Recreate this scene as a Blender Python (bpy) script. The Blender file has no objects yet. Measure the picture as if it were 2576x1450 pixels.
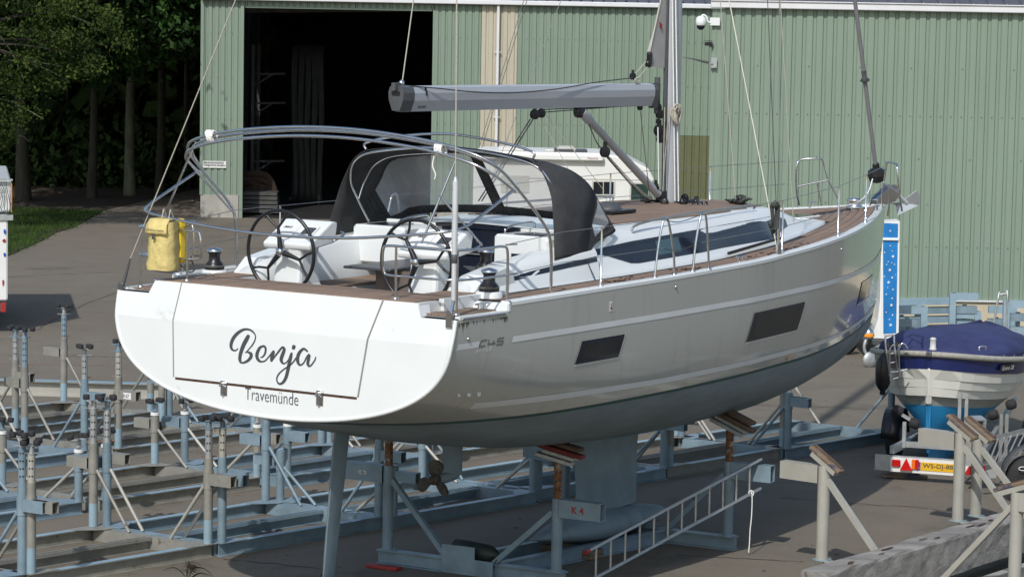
import bpy, math, random
import numpy as np
from mathutils import Vector, Matrix
PI = math.pi
random.seed(7)
S = bpy.context.scene
C = S.collection

# ------------------------------------------------------------------ camera
FOC, CH, PIT, ROL = 7291.0, 6.46, .0983, -.0181      # focal length in px of a 2576 px wide frame, eye height
_F = np.array([0, math.cos(PIT), -math.sin(PIT)]); _R = np.array([1., 0, 0]); _D = np.cross(_F, _R)
_c, _s = math.cos(ROL), math.sin(ROL)
CR, CD = _c*_R+_s*_D, -_s*_R+_c*_D
cam = bpy.data.cameras.new('camera'); co = bpy.data.objects.new('camera', cam); C.objects.link(co)
cam.sensor_width = 36; cam.lens = 36*FOC/2576; cam.clip_start = .5; cam.clip_end = 900
m = Matrix.Identity(4)
for i in range(3):
    m[i][0] = CR[i]; m[i][1] = -CD[i]; m[i][2] = -_F[i]
m[2][3] = CH
co.matrix_world = m
S.camera = co
# ------------------------------------------------------------------ sky, sun, exposure
SE, SAZ = math.radians(44), math.radians(197)       # sun elevation, compass direction (from +Y towards +X)
W = bpy.data.worlds.new('World'); S.world = W; W.use_nodes = True
nt = W.node_tree; bg = nt.nodes['Background']; sky = nt.nodes.new('ShaderNodeTexSky')
sky.sky_type = 'NISHITA'; sky.sun_disc = False; sky.sun_elevation = SE; sky.sun_rotation = SAZ
sky.air_density = 1.2; sky.dust_density = 1.5
nt.links.new(sky.outputs[0], bg.inputs[0]); bg.inputs[1].default_value = .14
sl = bpy.data.lights.new('sun', 'SUN'); sl.energy = 3.25; sl.angle = math.radians(.5); sl.color = (1, .965, .925)
so = bpy.data.objects.new('sun', sl); C.objects.link(so)
sd = Vector((math.sin(SAZ)*math.cos(SE), math.cos(SAZ)*math.cos(SE), math.sin(SE)))
so.rotation_euler = sd.to_track_quat('Z', 'Y').to_euler(); so.location = (0, -20, 40)
S.view_settings.view_transform = 'Standard'; S.view_settings.look = 'None'
S.view_settings.exposure = 0; S.view_settings.gamma = 1
S.render.engine = 'CYCLES'

# ------------------------------------------------------------------ survey helpers: where a sight line meets a known plane
X0, Y0, PHI, ZW = -2.296, 28.95, .5783, 2.272        # yacht: transom centre, heading, height of the boot line
def sight(px, py): return CR*(px-1288)/FOC+CD*(py-725)/FOC+_F
def G(px, py, z=0.):
    d = sight(px, py); t = (z-CH)/d[2]; return Vector((d[0]*t, d[1]*t, z))
def WY(px, py, Y):
    d = sight(px, py); t = Y/d[1]; return Vector((d[0]*t, Y, CH+d[2]*t))
def tob(P):
    X, Y, Z = P[0]-X0, P[1]-Y0, P[2]-ZW
    return np.array([X*math.sin(PHI)+Y*math.cos(PHI), -X*math.cos(PHI)+Y*math.sin(PHI), Z])
def bpl(px, py, ax, val):
    A = tob((0, 0, CH)); d = sight(px, py); B = tob(np.array([0, 0, CH])+d)-A; t = (val-A[ax])/B[ax]; return Vector(A+t*B)
def BX(px, py, v): return bpl(px, py, 0, v)
def BY(px, py, v): return bpl(px, py, 1, v)
def BZ(px, py, v): return bpl(px, py, 2, v)

# ------------------------------------------------------------------ materials
def mat(name, col, rough=.6, metal=0., var=.12, sc=4., bump=0., coat=0., bsc=None, stretch=(1, 1, 1), alpha=1., trans=0., spot=None, em=None, spec=.5):
    M = bpy.data.materials.new(name); M.use_nodes = True; n = M.node_tree; L = n.links
    b = n.nodes['Principled BSDF']; b.inputs['Roughness'].default_value = rough; b.inputs['Metallic'].default_value = metal
    b.inputs['Coat Weight'].default_value = coat; b.inputs['Coat Roughness'].default_value = .06
    b.inputs['Alpha'].default_value = alpha; b.inputs['Specular IOR Level'].default_value = spec; b.inputs['Transmission Weight'].default_value = trans
    tc = n.nodes.new('ShaderNodeTexCoord'); mp = n.nodes.new('ShaderNodeMapping'); mp.inputs['Scale'].default_value = stretch
    L.new(tc.outputs['Object'], mp.inputs[0])
    no = n.nodes.new('ShaderNodeTexNoise'); no.inputs['Scale'].default_value = sc; no.inputs['Detail'].default_value = 6; no.inputs['Roughness'].default_value = .6
    L.new(mp.outputs[0], no.inputs['Vector'])
    r = n.nodes.new('ShaderNodeMapRange'); r.inputs['From Min'].default_value = .3; r.inputs['From Max'].default_value = .7
    r.inputs['To Min'].default_value = 1-var; r.inputs['To Max'].default_value = 1+var; L.new(no.outputs[0], r.inputs[0])
    mx = n.nodes.new('ShaderNodeMix'); mx.data_type = 'RGBA'; mx.blend_type = 'MULTIPLY'; mx.inputs[0].default_value = 1
    mx.inputs[6].default_value = (*col, 1); L.new(r.outputs[0], mx.inputs[7]); out = mx.outputs[2]
    if spot:                                          # (colour, scale, threshold): rust, moss, dirt
        n2 = n.nodes.new('ShaderNodeTexNoise'); n2.inputs['Scale'].default_value = spot[1]; n2.inputs['Detail'].default_value = 8; n2.inputs['Roughness'].default_value = .7
        L.new(mp.outputs[0], n2.inputs['Vector'])
        r2 = n.nodes.new('ShaderNodeMapRange'); r2.inputs['From Min'].default_value = spot[2]; r2.inputs['From Max'].default_value = spot[2]+.09; L.new(n2.outputs[0], r2.inputs[0])
        m2 = n.nodes.new('ShaderNodeMix'); m2.data_type = 'RGBA'; L.new(r2.outputs[0], m2.inputs[0]); L.new(out, m2.inputs[6]); m2.inputs[7].default_value = (*spot[0], 1); out = m2.outputs[2]
    L.new(out, b.inputs['Base Color'])
    if bump:
        nb = n.nodes.new('ShaderNodeTexNoise'); nb.inputs['Scale'].default_value = bsc or sc*6; nb.inputs['Detail'].default_value = 5; L.new(mp.outputs[0], nb.inputs['Vector'])
        bu = n.nodes.new('ShaderNodeBump'); bu.inputs['Strength'].default_value = bump; bu.inputs['Distance'].default_value = .02; L.new(nb.outputs[0], bu.inputs['Height']); L.new(bu.outputs[0], b.inputs['Normal'])
    if em: b.inputs['Emission Color'].default_value = (*em, 1); b.inputs['Emission Strength'].default_value = 1
    M['out'] = 0
    return M
M = {}
M['white'] = mat('gelcoat_white', (.69, .72, .715), .3, var=.025, sc=1.5, coat=.25, spot=((.56, .57, .52), 2.6, .64))
M['white2'] = mat('white_paint', (.72, .73, .71), .4, var=.05, sc=1)
M['steel'] = mat('polished_steel', (.62, .62, .62), .16, 1, .08, 8)
M['galv'] = mat('galvanised_steel', (.42, .44, .44), .5, .6, .18, 9, .1)
M['zinc'] = mat('bright_zinc', (.62, .64, .66), .4, .3, .1, 6)
M['alu'] = mat('brushed_aluminium', (.40, .40, .385), .45, .8, .12, 12)
M['black'] = mat('black_plastic', (.012, .012, .014), .35, var=.2)
M['rubber'] = mat('black_rubber', (.02, .02, .022), .8, var=.3, sc=20, bump=.3)
M['mast'] = mat('grey_mast_paint', (.42, .44, .47), .38, .1, .05, 2)
M['boom'] = mat('grey_boom_paint', (.40, .42, .455), .4, .1, .06, 2, stretch=(.4, 1, 1))
M['bootmast'] = mat('dark_grey_fitting', (.07, .075, .08), .45, var=.2)
M['teak'] = mat('weathered_teak', (.215, .150, .108), .8, var=.22, sc=14, bump=.2, stretch=(.12, 1, 1), spot=((.16, .12, .085), 3, .62))
M['caulk'] = mat('deck_caulking', (.03, .028, .026), .8)
M['canvas'] = mat('black_canvas', (.034, .035, .037), .9, var=.25, sc=6, bump=.5, bsc=9)
M['pane'] = mat('clear_vinyl', (.62, .66, .70), .12, var=.12, sc=.9, alpha=.44, coat=.2)
M['glass'] = mat('smoked_glass', (.012, .016, .028), .09, var=.3, spec=.32)
M['glass2'] = mat('grey_window', (.018, .022, .024), .12, var=.3, spec=.25)
M['cyan'] = mat('skylight_reflection_paint', (.05, .10, .12), .12, var=.1, spec=.3)
M['stripe'] = mat('silver_stripe', (.60, .61, .62), .35, var=.05)
M['ink'] = mat('charcoal_lettering', (.055, .06, .068), .4, var=.05)
M['ink2'] = mat('dark_bronze_lettering', (.12, .12, .10), .4, var=.05)
M['inkw'] = mat('light_lettering', (.6, .6, .58), .4, var=.05)
M['asphalt'] = None
M['blue'] = mat('blue_grey_paint', (.175, .245, .29), .45, 0, .22, 3, .1, spot=((.15, .12, .095), 5.5, .63))
M['blue2'] = mat('light_blue_paint_sky_sheen', (.235, .335, .395), .42, 0, .14, 3, .1)
M['grey'] = mat('dull_grey_paint', (.25, .245, .215), .5, .15, .16, 6, .1, spot=((.12, .085, .055), 5.0, .60))
M['beige'] = mat('pale_grey_paint', (.36, .355, .315), .42, .1, .08, 4, spot=((.22, .22, .2), 3, .68))
M['rust'] = mat('rusty_tube', (.17, .075, .03), .85, .1, .4, 12, .5, spot=((.27, .26, .24), 9, .50))
M['darkwood'] = mat('oily_wood', (.095, .062, .042), .9, 0, .45, 8, .5, stretch=(.4, 1, 1))
M['wood'] = mat('raw_wood', (.19, .14, .09), .85, 0, .3, 10, .5, stretch=(.3, 1, 1), spot=((.05, .05, .085), 5, .52))
M['oldwood'] = mat('weathered_timber', (.225, .215, .20), .9, 0, .4, 4.5, .9, bsc=10, stretch=(.14, 1, 1.2), spot=((.07, .05, .035), 2.6, .63))
M['bolt'] = mat('rusty_recess', (.06, .03, .018), .9, 0, .4, 20)
M['red'] = mat('red_plastic', (.30, .02, .018), .5, var=.35, sc=8)
M['redpad'] = mat('faded_red_pad', (.15, .022, .02), .8, var=.4, sc=9)
M['orange'] = mat('orange_plastic', (.85, .30, .02), .35, var=.1)
M['yellow'] = mat('yellow_fabric', (.60, .49, .19), .75, var=.2, sc=5, bump=1.0, bsc=13)
M['yellow2'] = mat('bright_yellow_plastic', (.78, .55, .03), .5, var=.08)
M['plate'] = mat('yellow_number_plate', (.72, .42, .02), .35, var=.03)
M['plateb'] = mat('blue_plate_band', (.02, .08, .45), .4, var=.03)
M['rope'] = mat('pale_rope', (.42, .40, .33), .9, var=.2, sc=60)
M['ropew'] = mat('white_rope', (.75, .75, .72), .9, var=.1, sc=60)
M['roped'] = mat('dark_rope', (.05, .055, .05), .9, var=.4, sc=60)
M['wire'] = mat('steel_wire', (.28, .28, .27), .4, .7, .1)
M['navy'] = mat('navy_canvas', (.024, .032, .105), .85, var=.3, sc=2, bump=.5, bsc=3)
M['navyh'] = mat('navy_gelcoat', (.012, .02, .10), .25, var=.15, coat=.3)
M['cream'] = mat('cream_gelcoat', (.58, .575, .52), .35, var=.06, sc=2)
M['azure'] = mat('bright_blue_antifouling', (.012, .21, .43), .6, var=.22, sc=3)
M['rubrail'] = mat('grey_rope_fender', (.33, .32, .28), .8, var=.2, sc=20)
M['anode'] = mat('marine_growth_bronze', (.075, .068, .055), .8, .2, .5, 14, .6)
M['antif'] = mat('blue_grey_antifouling', (.175, .235, .27), .65, 0, .18, 3, .15, spot=((.08, .085, .075), 1.7, .66))
M['tyre'] = mat('tyre', (.014, .015, .017), .75, var=.2)
M['lens_r'] = mat('red_lamp_lens', (.5, .008, .008), .15, var=.15, coat=.6)
M['lens_o'] = mat('orange_lamp_lens', (.8, .16, .01), .15, var=.15, coat=.6)
M['cyl'] = mat('dark_green_fender', (.012, .022, .018), .55, var=.3)
M['conc'] = mat('concrete', (.33, .32, .285), .85, 0, .16, 3, .2, spot=((.2, .2, .18), 1.5, .62))
M['brickw'] = mat('cream_painted_plinth', (.50, .44, .32), .8, 0, .08, 3, .1)
M['gcl'] = mat('sage_green_cladding', (.198, .262, .203), .45, 0, .07, .9, stretch=(1, 1, .35), spot=((.17, .22, .15), .9, .70))
M['gol'] = mat('olive_cladding', (.115, .125, .062), .5, 0, .08, 1.5)
M['bcl'] = mat('cream_cladding', (.44, .41, .32), .45, 0, .05, 1)
M['screw'] = mat('screw_cap', (.11, .135, .11), .6, var=.3)
M['trim'] = mat('white_fascia', (.66, .67, .68), .4, 0, .06, 2)
M['roofm'] = mat('dark_roof_sheet', (.095, .095, .11), .5, .1, .15, 2)
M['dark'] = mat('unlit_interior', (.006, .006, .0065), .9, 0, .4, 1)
M['racks'] = mat('dusty_rack_steel', (.06, .06, .058), .7, 0, .3, 3)
M['bark2'] = mat('pale_green_bark', (.12, .13, .085), .9, 0, .4, 5, .8, stretch=(1, 1, .3))
M['bark'] = mat('grey_bark', (.04, .038, .027), .9, 0, .35, 6, .8, stretch=(1, 1, .3))
M['soil'] = mat('forest_soil', (.035, .024, .014), .95, 0, .5, 1.2, .5)
M['bluestar'] = mat('blue_star_panel', (.012, .17, .45), .35, 0, .35, 1.6)
M['star'] = mat('white_star', (.8, .75, .78), .4, var=.03)
M['gasket'] = mat('window_gasket', (.5, .5, .46), .5, var=.05)
M['vinylw'] = mat('plastic_curtain', (.02, .024, .022), .7, 0, .4, 3)
M['net'] = mat('brown_netting', (.045, .028, .018), .95, 0, .4, 9, .8)
M['hullgrey'] = None

# hull paint: champagne grey topsides, teal line, blue-grey antifouling (a flat painted line at constant height)
def hull_mat():
    Mt = mat('champagne_grey_topsides', (.415, .428, .398), .17, .15, .03, .6, coat=.7, spot=((.34, .335, .28), .8, .7))
    n = Mt.node_tree; L = n.links; b = n.nodes['Principled BSDF']
    prev = b.inputs['Base Color'].links[0].from_socket
    tc = n.nodes.new('ShaderNodeTexCoord'); sp = n.nodes.new('ShaderNodeSeparateXYZ'); L.new(tc.outputs['Object'], sp.inputs[0])
    def step(z):
        k = n.nodes.new('ShaderNodeMath'); k.operation = 'LESS_THAN'; k.inputs[1].default_value = z; L.new(sp.outputs[2], k.inputs[0]); return k.outputs[0]
    st = n.nodes.new('ShaderNodeTexNoise'); st.inputs['Scale'].default_value = 1.0; st.inputs['Detail'].default_value = 7; sm = n.nodes.new('ShaderNodeMapping'); sm.inputs['Scale'].default_value = (7, 7, .7); L.new(tc.outputs['Object'], sm.inputs[0]); L.new(sm.outputs[0], st.inputs[0])
    sr = n.nodes.new('ShaderNodeMapRange'); sr.inputs['From Min'].default_value = .56; sr.inputs['From Max'].default_value = .74; sr.inputs['To Max'].default_value = .32; L.new(st.outputs[0], sr.inputs[0])
    sx = n.nodes.new('ShaderNodeMix'); sx.data_type = 'RGBA'; L.new(sr.outputs[0], sx.inputs[0]); L.new(prev, sx.inputs[6]); sx.inputs[7].default_value = (.27, .26, .21, 1); prev = sx.outputs[2]
    rz_ = n.nodes.new('ShaderNodeMapRange'); rz_.inputs['To Min'].default_value = .14; rz_.inputs['To Max'].default_value = .3; L.new(st.outputs[0], rz_.inputs[0]); L.new(rz_.outputs[0], b.inputs['Coat Roughness']) if False else None
    a = n.nodes.new('ShaderNodeMix'); a.data_type = 'RGBA'; L.new(step(ZW+.002), a.inputs[0]); L.new(prev, a.inputs[6]); a.inputs[7].default_value = (.025, .075, .075, 1)
    # antifouling with scuffs
    no = n.nodes.new('ShaderNodeTexNoise'); no.inputs['Scale'].default_value = 1.1; no.inputs['Detail'].default_value = 9; no.inputs['Roughness'].default_value = .7
    mp = n.nodes.new('ShaderNodeMapping'); mp.inputs['Scale'].default_value = (.5, 1, 2.2); L.new(tc.outputs['Object'], mp.inputs[0]); L.new(mp.outputs[0], no.inputs[0])
    cr = n.nodes.new('ShaderNodeValToRGB'); L.new(no.outputs[0], cr.inputs[0])
    cr.color_ramp.elements[0].position = .3; cr.color_ramp.elements[0].color = (.115, .145, .162, 1)
    cr.color_ramp.elements[1].position = .72; cr.color_ramp.elements[1].color = (.215, .28, .32, 1)
    c = n.nodes.new('ShaderNodeMix'); c.data_type = 'RGBA'; L.new(step(ZW-.035), c.inputs[0]); L.new(a.outputs[2], c.inputs[6]); L.new(cr.outputs[0], c.inputs[7])
    L.new(c.outputs[2], b.inputs['Base Color'])
    r = n.nodes.new('ShaderNodeMapRange'); L.new(step(ZW-.0), r.inputs[0]); r.inputs['To Min'].default_value = .17; r.inputs['To Max'].default_value = .62; L.new(r.outputs[0], b.inputs['Roughness'])
    q = n.nodes.new('ShaderNodeMapRange'); L.new(step(ZW-.0), q.inputs[0]); q.inputs['To Min'].default_value = .7; q.inputs['To Max'].default_value = 0; L.new(q.outputs[0], b.inputs['Coat Weight'])
    return Mt
M['hull'] = hull_mat()
def asphalt_mat():
    Mt = mat('weathered_asphalt', (.148, .127, .096), .9, 0, .12, 1.1, .5, bsc=45, spot=((.088, .076, .058), .42, .57))
    n = Mt.node_tree; L = n.links; b = n.nodes['Principled BSDF']; prev = b.inputs['Base Color'].links[0].from_socket
    tc = n.nodes.new('ShaderNodeTexCoord')
    def layer(prev, sc, stretch, rot, lo, hi, col, k):
        mp = n.nodes.new('ShaderNodeMapping'); mp.inputs['Scale'].default_value = stretch; mp.inputs['Rotation'].default_value[2] = rot; L.new(tc.outputs['Object'], mp.inputs[0])
        no = n.nodes.new('ShaderNodeTexNoise'); no.inputs['Scale'].default_value = sc; no.inputs['Detail'].default_value = 4; L.new(mp.outputs[0], no.inputs[0])
        r = n.nodes.new('ShaderNodeMapRange'); r.inputs['From Min'].default_value = lo; r.inputs['From Max'].default_value = hi; r.inputs['To Max'].default_value = k; L.new(no.outputs[0], r.inputs[0])
        x = n.nodes.new('ShaderNodeMix'); x.data_type = 'RGBA'; L.new(r.outputs[0], x.inputs[0]); L.new(prev, x.inputs[6]); x.inputs[7].default_value = (*col, 1); return x.outputs[2]
    o = layer(prev, 90, (1, 1, 1), 0, .5, .75, (.27, .245, .20), .7)        # aggregate
    o = layer(o, 60, (1.3, 1, 1), 0, .45, .3, (.055, .047, .036), .75)
    o = layer(o, 1.2, (.15, 3.5, 1), -.1, .63, .72, (.155, .09, .04), .55)     # rusty run-off streaks
    o = layer(o, .9, (.5, 2.2, 1), .3, .60, .75, (.10, .088, .07), .6)
    L.new(o, b.inputs['Base Color']); return Mt
M['asphalt'] = asphalt_mat()
def grass_mat(name, c1, c2):
    Mt = mat(name, c1, .8, 0, .3, 3); n = Mt.node_tree; L = n.links; b = n.nodes['Principled BSDF']
    oi = n.nodes.new('ShaderNodeTexNoise'); oi.inputs['Scale'].default_value = .9; oi.inputs['Detail'].default_value = 3; tc = n.nodes.new('ShaderNodeTexCoord'); L.new(tc.outputs['Object'], oi.inputs[0])
    cr = n.nodes.new('ShaderNodeValToRGB'); cr.color_ramp.elements[0].position = .35; cr.color_ramp.elements[0].color = (*c1, 1); cr.color_ramp.elements[1].position = .65; cr.color_ramp.elements[1].color = (*c2, 1)
    L.new(oi.outputs[0], cr.inputs[0]); L.new(cr.outputs[0], b.inputs['Base Color'])
    b.inputs['Specular IOR Level'].default_value = .2
    return Mt
M['leafy'] = grass_mat('yellow_green_leaves', (.012, .028, .005), (.050, .080, .012))
M['leafg'] = grass_mat('fresh_green_leaves', (.014, .040, .009), (.042, .10, .022))
M['leafd'] = grass_mat('dark_leaves', (.014, .032, .009), (.042, .078, .020))
M['grass'] = grass_mat('lawn_grass', (.018, .042, .007), (.045, .09, .013))

# ------------------------------------------------------------------ mesh builder
def frame(d, up=(0, 0, 1)):
    d = Vector(d).normalized(); up = Vector(up)
    if abs(d.dot(up)) > .98: up = Vector((1, 0, 0))
    a = up.cross(d).normalized(); b = d.cross(a); return a, b, d
class MB:
    def __init__(s): s.v = []; s.f = []; s.sm = []; s.mi = []; s.cur = 0
    def add(s, vs, fs, smooth=False):
        o = len(s.v); s.v += [tuple(p) for p in vs]
        for f in fs: s.f.append(tuple(i+o for i in f)); s.sm.append(smooth); s.mi.append(s.cur)
        return s
    def box(s, c, size, ax=None, ch=0.):
        """box at centre c; ax = three axis vectors; ch = chamfer of the four edges along the first axis and its ends"""
        x, y, z = [k/2 for k in size]
        if ax is None: ax = (Vector((1, 0, 0)), Vector((0, 1, 0)), Vector((0, 0, 1)))
        c = Vector(c)
        if not ch:
            P = [(-x, -y, -z), (x, -y, -z), (x, y, -z), (-x, y, -z), (-x, -y, z), (x, -y, z), (x, y, z), (-x, y, z)]
            F = [(0, 3, 2, 1), (4, 5, 6, 7), (0, 1, 5, 4), (1, 2, 6, 5), (2, 3, 7, 6), (3, 0, 4, 7)]
        else:
            def ring(X, i):
                Y, Z = y-i, z-i
                return [(X, -Y+ch, -Z), (X, Y-ch, -Z), (X, Y, -Z+ch), (X, Y, Z-ch), (X, Y-ch, Z), (X, -Y+ch, Z), (X, -Y, Z-ch), (X, -Y, -Z+ch)]
            P = ring(-x, ch*.7)+ring(-x+ch, 0)+ring(x-ch, 0)+ring(x, ch*.7); F = [tuple(range(7, -1, -1)), tuple(range(24, 32))]
            for k in range(3):
                for i in range(8): j = (i+1) % 8; F.append((k*8+i, k*8+j, k*8+8+j, k*8+8+i))
        return s.add([c+ax[0]*p[0]+ax[1]*p[1]+ax[2]*p[2] for p in P], F)
    def bar(s, p0, p1, w, h, up=(0, 0, 1), ch=0.):
        p0, p1 = Vector(p0), Vector(p1); a, b, d = frame(p1-p0, up); return s.box((p0+p1)/2, ((p1-p0).length, w, h), (d, a, b), ch)
    def tube(s, pts, r, n=8, cap=True, smooth=True, closed=False):
        pts = [Vector(p) for p in pts]; N = len(pts); rs = r if isinstance(r, (list, tuple)) else [r]*N
        V = []; a = None
        for i, p in enumerate(pts):
            if closed: t = pts[(i+1) % N]-pts[i-1]
            else: t = pts[min(i+1, N-1)]-pts[max(i-1, 0)]
            if t.length < 1e-9: t = Vector((0, 0, 1))
            t.normalize()
            if a is None: a, b, _ = frame(t)
            else:
                a = (a-t*a.dot(t)); a = a.normalized() if a.length > 1e-6 else frame(t)[0]; b = t.cross(a)
            for k in range(n):
                g = 2*PI*k/n; V.append(p+(a*math.cos(g)+b*math.sin(g))*rs[i])
        F = []
        for i in range(N if closed else N-1):
            for k in range(n):
                j = (k+1) % n; i2 = (i+1) % N; F.append((i*n+k, i*n+j, i2*n+j, i2*n+k))
        s.add(V, F, smooth)
        if cap and not closed:
            s.add(V[:n], [tuple(range(n-1, -1, -1))]); s.add(V[-n:], [tuple(range(n))])
        return s
    def cyl(s, p0, p1, r, r2=None, n=14): return s.tube([p0, p1], [r, r if r2 is None else r2], n)
    def lathe(s, base, prof, axis=(0, 0, 1), n=18, smooth=True):
        a, b, d = frame(axis); base = Vector(base); V = []
        for (r, h) in prof:
            for k in range(n): g = 2*PI*k/n; V.append(base+d*h+(a*math.cos(g)+b*math.sin(g))*r)
        F = [(i*n+k, i*n+(k+1) % n, (i+1)*n+(k+1) % n, (i+1)*n+k) for i in range(len(prof)-1) for k in range(n)]
        s.add(V, F, smooth); s.add(V[:n], [tuple(range(n-1, -1, -1))]); s.add(V[-n:], [tuple(range(n))]); return s
    def grid(s, P, smooth=True, closed=False):
        R = len(P); Q = len(P[0]); V = [p for row in P for p in row]
        F = [(i*Q+j, i*Q+(j+1) % Q, (i+1)*Q+(j+1) % Q, (i+1)*Q+j) for i in range(R-1) for j in range(Q if closed else Q-1)]
        return s.add(V, F, smooth)
    def prism(s, poly, d):
        """flat polygon (list of 3D points) pushed along vector d"""
        n = len(poly); d = Vector(d); V = [Vector(p) for p in poly]+[Vector(p)+d for p in poly]
        F = [tuple(range(n-1, -1, -1)), tuple(range(n, 2*n))]+[(i, (i+1) % n, n+(i+1) % n, n+i) for i in range(n)]
        return s.add(V, F)
    def ibeam(s, p0, p1, h, w, t=.012):
        p0, p1 = Vector(p0), Vector(p1); u = Vector((0, 0, 1))
        s.bar(p0-u*(h/2-t/2), p1-u*(h/2-t/2), w, t); s.bar(p0+u*(h/2-t/2), p1+u*(h/2-t/2), w, t); s.bar(p0, p1, t, h-2*t); return s
    def build(s, name, m, parent=None, dz=0., solid=0., bevel=0.):
        me = bpy.data.meshes.new(name); V = s.v if not dz else [(a, b, c+dz) for a, b, c in s.v]
        me.from_pydata(V, [], s.f); me.update()
        ms = m if isinstance(m, (list, tuple)) else [m]
        for k in ms: me.materials.append(M[k] if isinstance(k, str) else k)
        me.polygons.foreach_set('use_smooth', s.sm); me.polygons.foreach_set('material_index', [min(i, len(ms)-1) for i in s.mi])
        o = bpy.data.objects.new(name, me); C.objects.link(o)
        if parent is not None: o.parent = parent
        if solid: md = o.modifiers.new('thickness', 'SOLIDIFY'); md.thickness = solid; md.offset = 0
        if bevel: md = o.modifiers.new('bevel', 'BEVEL'); md.width = bevel; md.segments = 2; md.limit_method = 'ANGLE'; md.angle_limit = .6
        return o
def tag(o, label=None, cat=None, group=None, kind=None):
    if label: o['label'] = label
    if cat: o['category'] = cat
    if group: o['group'] = group
    if kind: o['kind'] = kind
    return o
def thing(name, loc, label, cat, rz=0., group=None):
    o = bpy.data.objects.new(name, None); C.objects.link(o); o.location = loc; o.rotation_euler = (0, 0, rz); o.empty_display_size = .3
    return tag(o, label, cat, group)
def copy_tree(o, parent=None):
    c = o.copy(); C.objects.link(c); c.parent = parent
    for ch in list(o.children): copy_tree(ch, c)
    return c
def smooth_line(P, k=6, closed=False):
    P = [Vector(p) for p in P]; n = len(P); out = []
    for i in range(n if closed else n-1):
        g = (lambda j: P[j % n]) if closed else (lambda j: P[max(0, min(n-1, j))])
        a, b, c, d = g(i-1), g(i), g(i+1), g(i+2)
        for q in range(k):
            t = q/k; out.append(.5*((2*b)+(c-a)*t+(2*a-5*b+4*c-d)*t*t+(3*b-a-3*c+d)*t**3))
    if not closed: out.append(P[-1])
    return out
_dg = None
def text(name, s, m, origin, xd, yd, w=None, h=None, parent=None, depth=.002, dz=0., shear=0., bold=0.):
    """lettering: origin = lower left corner, xd / yd = reading and up directions"""
    cu = bpy.data.curves.new('t', 'FONT'); cu.body = s; cu.size = 1; cu.shear = shear; cu.resolution_u = 3; cu.offset = bold
    o = bpy.data.objects.new('t', cu); C.objects.link(o); dg = bpy.context.evaluated_depsgraph_get(); me = o.evaluated_get(dg).to_mesh()
    V = [v.co.copy() for v in me.vertices]; F = [tuple(p.vertices) for p in me.polygons]; o.evaluated_get(dg).to_mesh_clear()
    bpy.data.objects.remove(o); bpy.data.curves.remove(cu)
    x0, x1 = min(v.x for v in V), max(v.x for v in V); y0, y1 = min(v.y for v in V), max(v.y for v in V)
    sx = w/(x1-x0) if w else None; sy = h/(y1-y0) if h else None
    if sx is None: sx = sy
    if sy is None: sy = sx
    xd, yd = Vector(xd).normalized(), Vector(yd).normalized(); nd = xd.cross(yd); b = MB(); og = Vector(origin)
    b.add([og+xd*(v.x-x0)*sx+yd*(v.y-y0)*sy+nd*depth for v in V], F); return b.build(name, m, parent, dz)

# ================================================================== SETTING
g = MB(); g.grid([[(x, y, 0) for x in (-220, -60, -30, 0, 30, 60, 220)] for y in (-30, 20, 60, 100, 160, 420)], False)
tag(g.build('asphalt_yard', 'asphalt'), kind='structure')
def sheet(name, pts, z, m, h=.02):
    b = MB(); b.prism([(p[0], p[1], z-h) for p in pts], (0, 0, h)); return tag(b.build(name, m), kind='structure')
gp = [G(18.6, 644.6), G(57, 627), G(109, 604), G(143, 584), G(184, 573), G(232, 546), G(215, 540)]
gp = [(p.x, p.y) for p in gp]; gpoly = [(-19, 68.0), (gp[0][0]-.9, 69.3)]+gp[:-1]+[(-12.3, 86.5), (-19, 88)]
sheet('lawn_soil', gpoly, .024, 'soil')
def inside(p, poly):
    r = False; n = len(poly)
    for i in range(n):
        a, b = poly[i], poly[(i+1) % n]
        if (a[1] > p[1]) != (b[1] > p[1]) and p[0] < (b[0]-a[0])*(p[1]-a[1])/(b[1]-a[1])+a[0]: r = not r
    return r
rg = random.Random(3); b = MB(); k = 0
while k < 26000:
    x, y = rg.uniform(-19, -10.5), rg.uniform(68, 88)
    if not inside((x+rg.gauss(0, .12), y+rg.gauss(0, .12)), gpoly): continue
    a = rg.uniform(0, PI); w = .014; h = rg.uniform(.05, .13); l = rg.gauss(0, .04); dx, dy = math.cos(a)*w, math.sin(a)*w
    b.add([(x-dx, y-dy, .02), (x+dx, y+dy, .02), (x+l, y+l*.5, .02+h)], [(0, 1, 2)]); k += 1
tag(b.build('lawn_grass', 'grass'), 'short green grass on the verge at the edge of the wood', kind='stuff')
sheet('forest_floor', [(-60, 86), (-19, 85.5), (-13.0, 84.4), (G(268, 528).x, G(268, 528).y), (G(330, 512).x, G(330, 512).y), (-10.4, 100), (-9.6, 100), (-9.6, 140), (-60, 140)], .016, 'soil', .014)
jr = random.Random(15); b = MB()
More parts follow.
